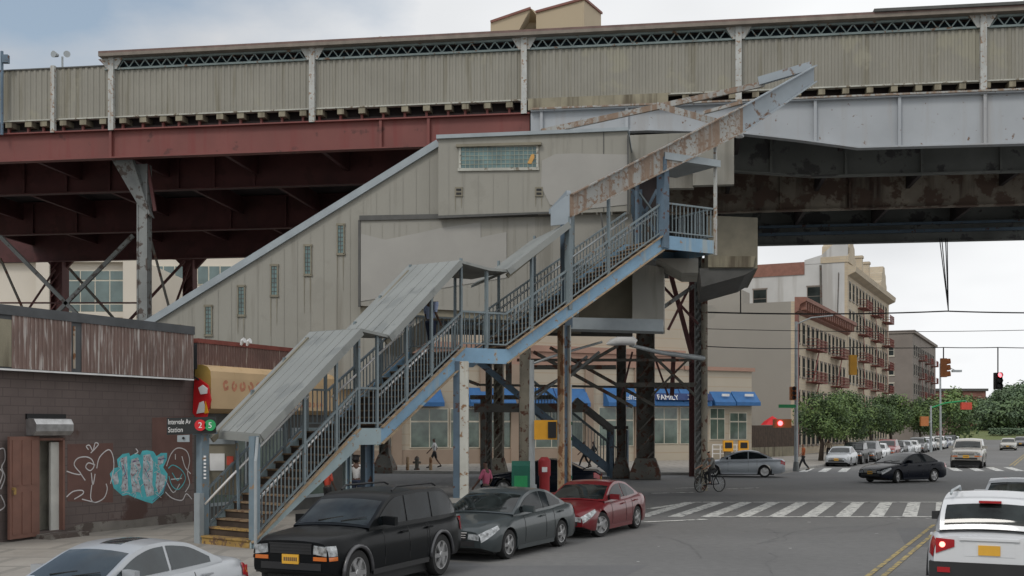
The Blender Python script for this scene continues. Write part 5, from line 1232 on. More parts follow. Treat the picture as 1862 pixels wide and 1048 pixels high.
# ================================================================ PEOPLE
def skin(nodes, edges, rad, name, m, parent, sub=1):
    me = bpy.data.meshes.new('s'); me.from_pydata([tuple(n) for n in nodes], edges, [])
    o = bpy.data.objects.new('s', me); COL.objects.link(o); md = o.modifiers.new('s', 'SKIN'); md.use_smooth_shade = True
    for v, r in zip(me.skin_vertices[0].data, rad): v.radius = (r, r) if not isinstance(r, tuple) else r
    me.skin_vertices[0].data[0].use_root = True
    if sub: ss = o.modifiers.new('u', 'SUBSURF'); ss.levels = sub; ss.render_levels = sub
    dg = bpy.context.evaluated_depsgraph_get(); dg.update(); nm = bpy.data.meshes.new_from_object(o.evaluated_get(dg))
    bpy.data.objects.remove(o); nm.materials.clear(); nm.materials.append(M[m])
    for p in nm.polygons: p.use_smooth = True
    c = bpy.data.objects.new(name, nm); COL.objects.link(c); c.parent = parent; return c
def person(loc, bearing, label, top, bottom, skin_m='skin_d', H=1.72, stride=.0, arms=(.1, -.1), short=False, sleeve=.5, lean=0, group=None, bend=0, hairlong=False, sit=False, bag=None):
    root = empty('person', loc, R(90-bearing), label, 'person', group); k = H/1.72
    V_ = lambda x, y, z: Vector((x+lean*max(0, z-.9), y, z))*k
    hip = .92
    def leg(s_, sg_):
        if sit: return [V_(0, sg_*.09, hip), V_(.36, sg_*.12, .78+s_*.2), V_(.30, sg_*.12, .36+s_*.25), V_(.42, sg_*.12, .32+s_*.25)]
        return [V_(0, sg_*.09, hip-.03), V_(s_*.42+.05, sg_*.1, .50), V_(s_*.85-(.06 if s_ < 0 else 0), sg_*.1, .09+(.07 if s_ < 0 else 0)), V_(s_*.85+.14, sg_*.11, .035+(.02 if s_ < 0 else 0))]
    def armp(a, sg_):
        e = V_(.26*a, sg_*.235, 1.13); h = V_(.26*a+.10+abs(a)*.14, sg_*.25, .90+abs(a)*.1)
        return [V_(0, sg_*.175, 1.40), e, h]
    N_ = [V_(0, 0, hip), V_(.01, 0, 1.12), V_(0, 0, 1.33), V_(0, 0, 1.45), V_(.02, 0, 1.53), V_(.03, 0, 1.62), V_(.025, 0, 1.69)]
    E_ = [(i, i+1) for i in range(6)]; Rr = [(.115, .085), (.10, .075), (.135, .085), (.06, .05), (.052, .052), (.085, .092), (.055, .065)]
    Rr = [tuple(q*k for q in r) for r in Rr]
    for sg_, s_ in ((1, stride), (-1, -stride)):
        i = len(N_); N_ += leg(s_, sg_); E_ += [(0, i), (i, i+1), (i+1, i+2), (i+2, i+3)]; Rr += [.075*k, .055*k, .036*k, .033*k]
    hands = []
    for sg_, a in ((1, arms[0]), (-1, arms[1])):
        i = len(N_); q = armp(a, sg_); N_ += q; E_ += [(2, i), (i, i+1), (i+1, i+2)]; Rr += [.05*k, .038*k, .028*k]
        d = (q[2]-q[1]).normalized(); pm = q[2]+d*.05*k; j = len(N_); N_ += [pm]; E_ += [(i+2, j)]; Rr += [(.026*k, .016*k)]
        for f in range(4):
            off = Vector((1, 0, 0))*(.028*(f-1.5))*k; L_ = (.075, .085, .08, .062)[f]*k; a0 = pm+d*.035*k+off*.7; b0 = a0+d*L_+Vector((0, -sg_*.015, 0)); n_ = len(N_); N_ += [a0, b0]; E_ += [(j, n_), (n_, n_+1)]; Rr += [.009*k, .007*k]
        n_ = len(N_); t0 = q[2]+d*.03*k+Vector((.035*k, 0, 0)); N_ += [t0, t0+d*.05*k+Vector((.012, 0, 0))]; E_ += [(j, n_), (n_, n_+1)]; Rr += [.010*k, .008*k]
    # nose
    n_ = len(N_); N_ += [V_(.12, 0, 1.60)]; E_ += [(5, n_)]; Rr += [.012*k]
    skin(N_, E_, Rr, 'body', skin_m, root, 1)
    # shirt
    N2 = [V_(0, 0, hip+.0), V_(.01, 0, 1.12), V_(0, 0, 1.34), V_(0, 0, 1.46)]; E2 = [(0, 1), (1, 2), (2, 3)]; R2 = [(.145*k, .11*k), (.13*k, .10*k), (.155*k, .108*k), (.075*k, .07*k)]
    for sg_, a in ((1, arms[0]), (-1, arms[1])):
        q = armp(a, sg_); i = len(N2); N2 += [q[0], q[0].lerp(q[1], min(1, sleeve*2))]; E2 += [(2, i), (i, i+1)]; R2 += [.066*k, .052*k]
        if sleeve > .5: N2 += [q[2]-(q[2]-q[1])*.1]; E2 += [(i+1, i+2)]; R2 += [.038*k]
    skin(N2, E2, R2, 'shirt', top, root, 1)
    N3 = [V_(0, 0, hip+.05)]; E3 = []; R3 = [(.125*k, .10*k)]
    for sg_, s_ in ((1, stride), (-1, -stride)):
        q = leg(s_, sg_); i = len(N3); e = q[0].lerp(q[1], .9) if short else q[1].lerp(q[2], .92)
        N3 += [q[0]] + ([e] if short else [q[1], e]); E3 += [(0, i), (i, i+1)] + ([] if short else [(i+1, i+2)]); R3 += [.098*k] + ([.08*k] if short else [.072*k, .058*k])
    skin(N3, E3, R3, 'trousers' if not short else 'shorts', bottom, root, 1)
    for sg_, s_ in ((1, stride), (-1, -stride)):
        q = leg(s_, sg_); a, b = q[2]+Vector((-.05, 0, -.03))*k, q[3]+Vector((.04, 0, 0)); skin([a, a.lerp(b, .5)+Vector((0, 0, .01)), b], [(0, 1), (1, 2)], [(.045*k, .045*k)]*2+[(.042*k, .03*k)], 'shoe', 'c_dark', root, 1)
    hn = [V_(-.005, 0, 1.66), V_(.0, 0, 1.70)]; he = [(0, 1)]; hr = [(.098*k, .10*k), (.075*k, .085*k)]
    if hairlong: hn.append(V_(-.06, 0, 1.50)); he.append((0, 2)); hr.append((.09*k, .05*k))
    skin(hn, he, hr, 'hair', 'hair', root, 1)
    return root
pg = 'people on foot'
person(G(1461, 857)+Vector((0, 0, 0)), 262, 'man in an orange T-shirt and dark trousers crossing by the traffic pole', 'c_orange', 'c_dark', 'skin_l', stride=.42, arms=(.7, -.8))
person(P(790, 778, 72)-Vector((0, 0, CAMH-KB)), 275, 'walker in a white T-shirt and dark shorts on the far pavement by the hydrant', 'c_white', 'c_dark', stride=.35, arms=(.5, -.5), short=True, H=1.9)
person(P(648, 778, 36)-Vector((0, 0, CAMH-KB)), 20, 'person in a white top and navy trousers standing beside the blue column, seen from behind', 'c_white', 'c_navy', H=1.66, arms=(.05, .1), hairlong=True)
person(P(884, 778, 33)-Vector((0, 0, CAMH-KB)), 300, 'person in a pink top behind the dark grey sedan', 'c_pink', 'c_dark', H=1.6, stride=.12, arms=(.4, -.2))
person(P(1063, 778, 72)-Vector((0, 0, CAMH-KB)), 280, 'walker in dark clothes with a pale top, left of the pair behind the far staircase', 'c_white', 'c_dark', stride=.4, arms=(.5, -.6))
person(P(1080, 778, 72)-Vector((0, 0, CAMH-KB)), 280, 'walker all in dark clothes, right of the pair behind the far staircase', 'c_dark', 'c_dark', stride=.4, arms=(.5, -.6))
q = LO(6.6, .9, 0); person(Vector((q.x, q.y, ZA+(6.5-3.84)*.70+.1)), 35, 'climber in a pale blue top going up to the middle landing of the stairs', 'c_blue', 'c_navy', stride=.15, arms=(.3, -.3), H=1.68)
person(P(1507, 778, 90)-Vector((0, 0, CAMH-KB)), 205, 'person in a tan shirt standing under the first street tree', 'c_tan', 'c_dark', arms=(.1, .1))
person(P(595, 778, 34)-Vector((0, 0, CAMH-KB)), 40, 'person in red standing behind the black suv under the stairs', 'awn_red', 'c_dark', H=1.45, arms=(.1, .1))
# cyclist
bk = Vector((P(1291, 0, 48)[0], 48.0, -.02)); bb = 238
bi = empty('bicycle', bk, R(90-bb), 'dark bicycle ridden past the pale steel column', 'bicycle')
for xw in (-.52, .52):
    m_ = MB(); m_.tube([(xw+.33*math.cos(2*math.pi*t/20), 0, .34+.33*math.sin(2*math.pi*t/20)) for t in range(21)], .022, 6); wh = m_.build('wheel', 'tyre', bi, world=False, smooth=True)
    m_ = MB(); [m_.beam((xw, 0, .34), (xw+.32*math.cos(math.pi*t/5), 0, .34+.32*math.sin(math.pi*t/5)), .008, .008) for t in range(10)]; m_.build('spokes', 'galv', wh, world=False)
m_ = MB()
for a, b in (((-.52, 0, .34), (-.08, 0, .32)), ((-.52, 0, .34), (-.2, 0, .82)), ((-.2, 0, .86), (-.08, 0, .30)), ((-.17, 0, .8), (.36, 0, .84)), ((-.08, 0, .32), (.36, 0, .80)), ((.34, 0, .98), (.40, 0, .72)), ((.40, 0, .72), (.52, 0, .34))): m_.tube([a, b], .018, 6)
m_.build('frame', 'p_navy', bi, world=False)
m_ = MB(); m_.tube([(.30, -.27, 1.0), (.35, 0, .99), (.30, .27, 1.0)], .015, 6); m_.build('handlebar', 'plastic', bi, world=False)
m_ = MB(); m_.box((-.32, -.07, .86), (-.08, .07, .91)); m_.build('saddle', 'plastic', bi, world=False)
person(bk+Vector((math.sin(R(bb))*-.2, math.cos(R(bb))*-.2, 0)), bb, 'cyclist in a grey top riding the dark bicycle by the steel column', 'c_grey', 'c_dark', 'skin_l', sit=True, lean=.35, arms=(1.3, 1.3), stride=.12)
# ================================================================ STREET FURNITURE
def at(px, Y, z=0): p = P(px, 778, Y); p.z = z; return p
def E(name, loc, label, cat, group=None, rz=0): return empty(name, loc, rz, label, cat, group)
def tubeobj(name, pts, r, m, parent, n=10): mb = MB(); mb.tube(pts, r, n); return mb.build(name, m, parent, auto=50)
# street lamp behind the red sedan
l1 = E('street_lamp', at(967, 36.0, KB), 'slim grey street lamp pole rising behind the red sedan, arm reaching right', 'street lamp')
tubeobj('pole', [at(967, 36.0, KB), at(967, 36.0, 2), P(967, 655, 36.0)], [.12, .1, .075], 'galv', l1); tubeobj('arm', [P(967, 662, 36.0), P(1000, 650, 36.0), P(1050, 635, 36.1), P(1095, 622, 36.3)], .04, 'galv', l1)
tubeobj('base', [at(967, 36.0, KB), at(967, 36.0, .9)], [.2, .16], 'galv', l1)
l2 = E('street_lamp', at(1279, 49, KB), 'street lamp with white cobra head reaching left from the tall pole by the steel column', 'street lamp')
tubeobj('pole', [at(1281, 49, -.02), P(1281, 470, 49)], .14, 'oldsteel', l2)
tubeobj('arm', [P(1281, 652, 49), P(1200, 641, 47), P(1146, 628, 45.5)], [.12, .09, .07], 'galv', l2)
mb = MB(); mb.tube([P(1156, 624, 45.4), P(1148, 619, 45.4), P(1130, 619, 45.4), P(1112, 623, 45.4), P(1103, 626, 45.4)], [.14, .22, .2, .14, .04], 10); mb.build('lamp_head', 'sign_white', l2, auto=50)
tubeobj('beacon', [P(1131, 615, 45.4), P(1129, 600, 45.4)], [.08, .05], 'sign_red', l2)
# pedestrian signal pole
sp1 = E('signal_pole', at(1031, 35.5, KB), 'signal pole with green straps carrying a yellow pedestrian signal', 'signal pole')
tubeobj('pole', [at(1036, 35.5, KB), P(1036, 700, 35.5)], .07, 'galv', sp1); tubeobj('pole', [at(1026, 35.5, KB), P(1026, 770, 35.5)], .06, 'galv', sp1)
for y in (770, 798, 868):
    mb = MB(); mb.box((-.16, -.1, -.05), (.16, .1, .05), Matrix.Translation(P(1031, y, 35.5))); mb.build('strap', 'green', sp1)
mb = MB(); mb.box((-.42, -.2, -.3), (.28, .2, .3), Matrix.Translation(P(996, 782, 35.3))); mb.box((.30, -.2, -.3), (.46, .2, .3), Matrix.Translation(P(996, 782, 35.3))); yb = mb.build('signal_housing', 'yellow', sp1)
mb = MB(); mb.box((.0, -.24, -.25), (.26, -.2, .25), Matrix.Translation(P(996, 782, 35.3))); mb.build('signal_face', 'black', yb)
mb = MB(); mb.beam(P(996, 797, 35.3), P(1030, 800, 35.5), .05, .05); mb.build('bracket', 'yellow', sp1)
# green relay box, red cylinder
g1 = E('relay_mailbox', at(947, 34.8, KB), 'dark green relay mailbox beside the slim lamp pole', 'mailbox')
mb = MB(); mb.box((-.28, -.25, .12), (.28, .25, 1.4), Matrix.Translation(at(947, 34.8, KB))); c = at(947, 34.8, KB+1.4); mb.prism([c+Vector((-.28, -.25, 0)), c+Vector((-.28, -.2, .14)), c+Vector((-.28, .2, .14)), c+Vector((-.28, .25, 0))], (.56, 0, 0)); mb.build('body', 'green', g1)
mb = MB(); [mb.box((x, y, 0), (x+.06, y+.06, .12), Matrix.Translation(at(947, 34.8, KB))) for x in (-.27, .21) for y in (-.24, .18)]; mb.build('feet', 'green', g1)
mb = MB(); mb.box((-.2, -.26, .7), (.2, -.25, 1.1), Matrix.Translation(at(947, 34.8, KB))); mb.build('door', 'sign_green', g1)
r1 = E('fire_alarm_post', at(990, 34.8, KB), 'red cylindrical street post between the slim lamp pole and the signal pole', 'call post')
mb = MB(); mb.tube([at(990, 34.8, KB), at(990, 34.8, KB+.25), at(990, 34.8, KB+.3), at(990, 34.8, 1.2), at(990, 34.8, 1.25), at(990, 34.8, 1.7), at(990, 34.8, 1.8)], [.22, .22, .16, .16, .19, .19, .10], 16); mb.build('body', 'redbin', r1, auto=40)
mb = MB(); mb.box((-.08, -.21, 1.35), (.08, -.18, 1.5), Matrix.Translation(at(990, 34.8))); mb.build('panel', 'sign_white', r1)
# hydrant and bollards
hy = E('fire_hydrant', at(758, 69, KB), 'black fire hydrant on the far pavement between two bollards', 'hydrant')
c = at(758, 69, KB); mb = MB(); mb.tube([c, c+Vector((0, 0, .08)), c+Vector((0, 0, .1)), c+Vector((0, 0, .6)), c+Vector((0, 0, .62)), c+Vector((0, 0, .75)), c+Vector((0, 0, .85))], [.18, .18, .12, .12, .16, .13, .03], 12); mb.build('barrel', 'darksteel', hy, auto=40)
mb = MB(); mb.tube([c+Vector((-.24, 0, .45)), c+Vector((.24, 0, .45))], .07, 10); mb.build('outlet', 'darksteel', hy)
for px, w_ in ((741, 'left of the hydrant'), (783, 'right of the hydrant')):
    mb = MB(); c = at(px, 68.5, KB); mb.tube([c, c+Vector((0, 0, .75)), c+Vector((0, 0, .82))], [.1, .1, .04], 10); o = mb.build('bollard', 'rustcol', None, auto=40); props(o, 'rusty steel bollard '+w_, 'bollard', 'bollards beside the hydrant')
# corner traffic pole
tp = E('traffic_pole', at(1448, 66.8, -.02), 'tall grey traffic pole with signals, green street sign and lit hand signal', 'signal pole')
tubeobj('pole', [at(1448, 66.8, KB), P(1448, 585, 66.8)], [.12, .08], 'galv', tp); tubeobj('arm', [P(1448, 590, 66.8), P(1475, 578, 66.8), P(1515, 574, 66.8)], .04, 'galv', tp)
tubeobj('pole_base', [at(1448, 66.8, KB), at(1448, 66.8, .7)], [.2, .15], 'greysteel', tp)
def signal(T_, h, m, parent, lit=None, n=3, facing=-1):
    mb = MB(); mb.box((-.17, -.15, 0), (.17, .15, h), T_); s_ = mb.build('signal_head', m, parent)
    for i in range(n):
        c = T_ @ Vector((0, facing*.15, h*(i+.5)/n)); mb = MB(); d_ = T_.to_3x3() @ Vector((0, facing, 0)); mb.tube([c, c+d_*.04], .12, 12); L_ = mb.build('signal_lens', ('sig_lit' if lit == i else 'black'), s_)
        mb = MB(); mb.tube([c, c+d_*.18+Vector((0, 0, .02))], [.14, .13], 12, cap=False); mb.build('visor', m, s_)
    return s_
signal(Matrix.Translation(P(1442, 728, 66.4)), .78, 'orange_sig', tp)
mb = MB(); mb.box((-1.0, -.02, 0), (.0, .02, .2), Matrix.Translation(P(1447, 742, 66.6))); mb.build('street_sign', 'sign_green', tp)
mb = MB(); mb.box((-.55, -.2, 0), (.45, .2, .5), Matrix.Translation(P(1424, 778, 66.5))); hh = mb.build('hand_signal_box', 'orange_sig', tp)
mb = MB(); c = P(1419, 770, 66.25); mb.tube([c, c+Vector((0, -.04, 0))], .14, 12); mb.build('hand_light', 'sig_lit', hh)
# hanging signals on their wire
wi = 57.0
def hanging(px, yb, yt, Y, m, label, lit=None, rz=0):
    c = P(px, yb, Y); r = E('hanging_signal', c, label, 'traffic light', 'traffic lights hung over the street'); h = P(px, yt, Y).z-c.z
    signal(Matrix.Translation(c) @ Matrix.Rotation(R(rz), 4, 'Z'), h, m, r, lit); tubeobj('hanger', [c+Vector((0, 0, h)), Vector((c.x, c.y, P(px, 632, Y).z+.02))], .03, 'wire', r); return r
hanging(1716, 686, 652, 57, 'orange_sig', 'brown traffic light hanging from the wire, seen side on before the pale sky', rz=75)
hanging(1815, 708, 678, 57, 'black', 'dark traffic light with its red lamp lit, hung above the far trees', lit=2)
hanging(1551, 682, 646, 57, 'yellow', 'yellow traffic light seen from behind before the tall apartment house', rz=180)
def wireobj(pts, r, label):
    q = []
    for (a, b) in zip(pts[:-1], pts[1:]):
        a, b = Vector(a), Vector(b); n = 10
        for i in range(n): t = i/n; q.append(a.lerp(b, t)+Vector((0, 0, -.02*(b-a).length*4*t*(1-t)*.35)))
    q.append(Vector(pts[-1])); mb = MB(); mb.tube(q, r, 5); o = mb.build('overhead_wire', 'wire'); props(o, label, 'wire', 'overhead wires'); return o
wp1 = at(2010, 57)
wireobj([P(1281, 568, 49), P(1722, 566, 56.2), P(2010, 568, 57)], .035, 'topmost and thickest wire, held by the slanting hangers')
wireobj([P(1281, 630, 49), P(1551, 632, 57), P(1716, 632, 57), P(1815, 632, 57), P(2010, 632, 57)], .022, 'span wire the traffic lights hang from')
wireobj([P(1281, 598, 49), P(2010, 596, 57)], .015, 'thin middle wire between the two heavier ones')
wpole = E('utility_pole', at(2010, 57, -.02), 'utility pole holding the right ends of the street wires', 'utility pole'); tubeobj('pole', [at(2010, 57, -.02), P(2010, 540, 57)], [.2, .12], 'bark', wpole)
wh_ = E('wire_hangers', P(1726, 452, 57), 'slanting steel hangers running from the viaduct down to the thick wire', 'hanger')
for x in (1717, 1721, 1728, 1731): tubeobj('hanger', [Vector((P(x, 452, 57).x, 57.6, 12.3)), P(1725, 566, 56.25)], .025, 'wire', wh_, 5)
tubeobj('hanger', [P(1347, 446, 54), P(1347, 568, 50.2)], .03, 'wire', wh_, 5)
# mast arm signal and lamp farther up
ma = E('mast_arm_signal', at(1693, 120, KB), 'distant mast arm with green arm and orange traffic light', 'traffic light')
tubeobj('pole', [at(1693, 120, KB), P(1693, 738, 120)], [.14, .1], 'galv', ma); tubeobj('arm', [P(1693, 742, 120), P(1720, 733, 120), P(1757, 729, 120)], .08, 'sign_green', ma)
mb = MB(); mb.box((-.55, -.2, 0), (.55, .2, .75), Matrix.Translation(P(1757, 745, 120))); mb.build('signal_head', 'awn_red', ma); tubeobj('hanger', [P(1757, 732, 120), P(1757, 729, 120)], .06, 'galv', ma)
mb = MB(); mb.box((-.4, -.2, 0), (.4, .2, 1), Matrix.Translation(P(1681, 775, 119))); yx = mb.build('hand_signal_box', 'orange_sig', ma); mb = MB(); mb.beam(P(1681, 768, 119), P(1693, 768, 120), .08, .08); mb.build('bracket', 'galv', ma)
fl = E('street_lamp', at(1711, 130, KB), 'distant grey street lamp standing beyond the third apartment house', 'street lamp')
tubeobj('pole', [at(1711, 130, KB), P(1710, 662, 130), P(1716, 655, 130)], [.14, .09, .07], 'galv', fl); tubeobj('arm', [P(1710, 668, 130), P(1725, 668, 128), P(1738, 674, 127)], .05, 'galv', fl)
mb = MB(); mb.box((-.5, -.25, -.12), (.5, .25, .12), Matrix.Translation(P(1740, 675, 127))); mb.build('lamp_head', 'galv', fl)

# ================================================================ BUILDINGS
# store with blue awnings, facing us under the tracks
sA, sB = Vector((P(600, 0, 77).x, 76.2, 0)), Vector((P(1367, 0, 93).x, 93, 0))
sdir = (sB-sA).normalized(); sn = Vector((sdir.y, -sdir.x, 0)); sang = math.atan2(sdir.y, sdir.x)
bs = empty('corner_store', sA, sang, 'beige store with blue awnings and tall windows behind the columns', 'store building')
def fX(px):                              # local x on the facade
    r = (px-931)/F; t = (sA.x-r*sA.y)/(r*sdir.y-sdir.x); return t
def fZ(px, py): t = fX(px); return CAMH-(py-778)/F*(sA.y+sdir.y*t)
def bb_(mb, name, m, parent=None): return mb.build(name, m, parent or bs, world=False)
Ls = (sB-sA).length; xl = fX(1240)
mb = MB(); mb.box((0, 0, 0), (xl, 18, 8.6)); mb.box((0, .6, 8.6), (fX(1262), 18, 14.5)); mb.box((xl, 0, 0), (Ls, 18, fZ(1300, 672))); bb_(mb, 'wall', 'beige')
mb = MB(); mb.box((-.1, -.12, 7.3), (xl+.1, 0, 8.3)); bb_(mb, 'band', 'salmon')
mb = MB(); mb.box((-.2, -.25, 8.3), (xl+.2, .3, 8.75)); mb.box((xl+.2, -.2, fZ(1300, 672)-.1), (Ls+.2, .3, fZ(1300, 672)+.2)); bb_(mb, 'parapet', 'salmon')
mb = MB(); mb.box((-.05, -.1, 0), (fX(1080), 0, 1.15)); bb_(mb, 'base_wall', 'tanwall')
for px in (720, 880, 935, 1070, 1160):
    mb = MB(); x = fX(px); mb.box((x-.35, -.2, 0), (x+.35, 0, 7.3)); bb_(mb, 'pier', 'tanwall')
for i, (a, b, yt, yb) in enumerate(((655, 712, 742, 812), (745, 815, 742, 815), (818, 872, 742, 815), (888, 930, 742, 815), (943, 1060, 742, 815), (1088, 1152, 740, 812), (1182, 1232, 740, 808), (1236, 1278, 740, 808), (1290, 1318, 742, 800), (1326, 1358, 750, 800))):
    x0, x1, z0, z1 = fX(a), fX(b), fZ(a, yb), fZ(a, yt); mb = MB(); mb.box((x0, -.05, z0), (x1, .0, z1)); f = bb_(mb, 'window', 'mullion')
    mb = MB(); n = max(2, int((x1-x0)/1.1))
    for k in range(n):
        for (q0, q1) in ((0, .66), (.68, 1)):
            mb.box((x0+.08+(x1-x0-.08)*k/n, -.06, z0+.06+(z1-z0-.08)*q0), (x0+(x1-x0-.08)*(k+1)/n, -.05, z0+(z1-z0-.08)*q1))
    bb_(mb, 'pane', 'glass_store', f)
def awning(a, b, yt, yb, txt=None, dark=False):
    x0, x1, z0, z1 = fX(a), fX(b), fZ(a, yb), fZ(a, yt); mb = MB(); d_ = .8
    mb.prism([(x0, 0, z0), (x0, -d_, z0), (x0, -d_, z0+.28), (x0, 0, z1)], (x1-x0, 0, 0)); o = bb_(mb, 'awning', 'blue_awn')
    mb = MB(); n = max(1, int((x1-x0)/2.6))
    for k in range(1, n+0): x = x0+(x1-x0)*k/n; mb.beam((x, -d_-.01, z0+.3), (x, -.02, z1+.02), .06, .03)
    if n > 1: bb_(mb, 'awning_rib', 'blue_dark', o)
    return o, x0, x1, z0, z1
for a, b in ((740, 800), (848, 930), (945, 1064), (1097, 1158)): awning(a, b, 705, 739)
o, x0, x1, z0, z1 = awning(1180, 1284, 706, 738)
mb = MB(); mb.prism([(x0, -.9, z0+.42), (x1, -.9, z0+.42), (x1, -.62, z0+.95), (x0, -.62, z0+.95)], (0, -.05, .02)); bb_(mb, 'sign_band', 'blue_dark', o)
lm = Matrix.Translation(sA) @ Matrix.Rotation(sang, 4, 'Z')
text_mesh('FAMILY', .62, 'sign_white', o, lm @ Matrix(((1, 0, 0, x0+.15), (0, .45, -.9, -.98), (0, .9, .45, z0+.46), (0, 0, 0, 1))), sx=1.0)
mb = MB()
for a, b, c_, d_ in strokes(7, x0+3.0, z0+.5, .2, .36, 8): mb.box((a, -1.0, b), (c_, -.93, d_))
bb_(mb, 'sign_lettering', 'sign_white', o)
for a, sd_ in ((952, 9), (1118, 10)):
    mb = MB(); xx = fX(a)
    for a_, b_, c_, d_ in strokes(6, xx, fZ(a, 727), .24, .34, sd_, .3): mb.box((a_, -.83, b_), (c_, -.79, d_))
    bb_(mb, 'sign_lettering', 'sign_white')
for a, b in ((1290, 1327), (1329, 1372)):
    o, x0, x1, z0, z1 = awning(a, b, 712, 738); mb = MB(); mb.box((x0+(x1-x0)*.4, -.62, z0+.75), (x0+(x1-x0)*.75, -.55, z0+.95)); bb_(mb, 'sign_lettering', 'sign_white', o)
# porch items right of the store
pr = E('white_railing', at(1330, 91, KB), 'white porch railing in front of the store', 'railing')
mb = MB()
for x in (1296, 1310, 1325, 1340, 1358): a = at(x, 90.5, KB); mb.beam(a, a+Vector((0, 0, 1.2)), .08, .08, DS)
for z in (.5, .85, 1.2): mb.beam(at(1296, 90.5, KB+z), at(1358, 90.5, KB+z), .06, .08)
mb.build('rails', 'sign_white', pr)
for x, w_, m in ((1322, 'left', 'yellow'), (1350, 'right', 'yellow')):
    nbx = E('newspaper_box', at(x, 89.5, KB), '%s of the two yellow boxes in front of the store' % w_, 'newspaper box', 'yellow boxes by the store')
    mb = MB(); c = at(x, 89.5, KB); mb.box((-.3, -.25, .7), (.45, .25, 1.55), Matrix.Translation(c)); mb.build('box', m, nbx); mb = MB(); mb.box((-.2, -.2, 0), (.3, .2, .7), Matrix.Translation(c)); mb.build('stand', 'darksteel', nbx)
    mb = MB(); mb.box((-.2, -.27, .95), (.35, -.25, 1.4), Matrix.Translation(c)); mb.build('window', 'black', nbx)
# fence on a low wall, red parasol behind
fe = E('wooden_fence', at(1400, 99, KB), 'dark wooden board fence on a low concrete wall right of the store', 'fence')
mb = MB(); a, b = at(1362, 97, .0), at(1446, 104, 0); d_ = (b-a); n = 26
for k in range(n): p = a.lerp(b, k/n); q = a.lerp(b, (k+.93)/n); mb.hexa([p+Vector((0, 0, 1.0)), q+Vector((0, 0, 1.0)), q+Vector((0, .06, 1.0)), p+Vector((0, .06, 1.0)), p+Vector((0, 0, 2.9)), q+Vector((0, 0, 2.9)), q+Vector((0, .06, 2.9)), p+Vector((0, .06, 2.9))])
mb.beam(a+Vector((0, .1, 2.6)), b+Vector((0, .1, 2.6)), .06, .1); mb.beam(a+Vector((0, .1, 1.3)), b+Vector((0, .1, 1.3)), .06, .1); mb.build('boards', 'woodfence', fe)
mb = MB(); mb.hexa([a+Vector((-.1, -.15, 0)), b+Vector((0, -.15, 0)), b+Vector((0, .3, 0)), a+Vector((-.1, .3, 0)), a+Vector((-.1, -.15, 1.0)), b+Vector((0, -.15, 1.0)), b+Vector((0, .3, 1.0)), a+Vector((-.1, .3, 1.0))]); mb.build('base_wall', 'concrete', fe)
um = E('parasol', at(1405, 104, KB), 'red parasol showing above the wooden fence', 'parasol')
mb = MB(); c = at(1405, 104, 0); mb.tube([c+Vector((0, 0, 2.95)), c+Vector((0, 0, 3.3)), c+Vector((0, 0, 3.75))], [1.1, .75, .05], 8); mb.build('canopy', 'sign_red', um); tubeobj('pole', [c+Vector((0, 0, KB)), c+Vector((0, 0, 3))], .04, 'galv', um)

def block(name, label, x0, x1, y1, h, wallm, sidem, u=-22.4, v0=0, parapet=.5, cat='apartment building'):
    r = empty(name, S(u, v0), R(90-25.67), label, cat)
    mb = MB(); mb.box((0, 0, 0), (x1, .35, h)); mb.build('front_wall', wallm, r, world=False)
    mb = MB(); mb.box((0, .35, 0), (x1, y1, h)); mb.build('side_wall', sidem, r, world=False); return r
def windows(r, xs_, zs_, w_, h_, face='front', m='glass_dark', fm='mullion', sill=True):
    for z in zs_:
        for x in xs_:
            mb = MB()
            if face == 'front': bx = lambda a, b, c, d, y0, y1: mb.box((a, -y1, b), (c, -y0, d))
            else: bx = lambda a, b, c, d, y0, y1: mb.box((-y1, a, b), (-y0, c, d))
            bx(x, z, x+w_, z+h_, 0, .05)
            if sill: bx(x-.1, z-.14, x+w_+.1, z, 0, .12); bx(x-.08, z+h_, x+w_+.08, z+h_+.14, 0, .09)
            f = mb.build('window', fm, r, world=False); mb = MB()
            bx(x+.07, z+.07, x+w_-.07, z+h_/2-.03, .05, .06); bx(x+.07, z+h_/2+.03, x+w_-.07, z+h_-.07, .05, .06); mb.build('pane', m, f, world=False)
def fire_escape(r, x, w_, zs_, d_=1.1):
    mb = MB()
    for i, z in enumerate(zs_):
        mb.box((x, -d_, z-.05), (x+w_, -.02, z+.03))
        for zz in (.35, .7, 1.0): mb.beam((x, -d_, z+zz), (x+w_, -d_, z+zz), .05, .05); mb.beam((x, -d_, z+zz), (x, -.02, z+zz), .05, .05); mb.beam((x+w_, -d_, z+zz), (x+w_, -.02, z+zz), .05, .05)
        n = int(w_/.3)
        for k in range(n+1): mb.beam((x+w_*k/n, -d_, z), (x+w_*k/n, -d_, z+1.0), .03, .03, Vector((0, 1, 0)))
        if i: mb.beam((x+.8, -d_*.5, zs_[i-1]), (x+w_-1.6, -d_*.5, z), .05, .3)
    mb.build('fire_escape', 'firered', r, world=False)
vb0 = vv(Vector((26.7, 107, 0)))
b1 = block('apartment_building', 'four storey beige apartment house with blank grey side wall, heavy cornice and red fire escapes', 0, 29.5, 24, 14.6, 'facade_beige', 'sidegrey', v0=vb0)
xs1 = [1.2+i*2.3 for i in range(12)]; zz1 = [4.3, 7.6, 10.8]
windows(b1, xs1, zz1, 1.1, 1.9, fm='brickgrey'); windows(b1, xs1, [1.0], 1.4, 2.2, fm='brickgrey')
mb = MB(); mb.prism([(-.05, 0, 13.5), (-.05, -.35, 13.7), (-.05, -.5, 14.3), (-.05, -1.1, 14.6), (-.05, -1.1, 14.95), (-.05, 0, 15.0)], (29.6, 0, 0)); cn = mb.build('cornice', 'cornice', b1, world=False)
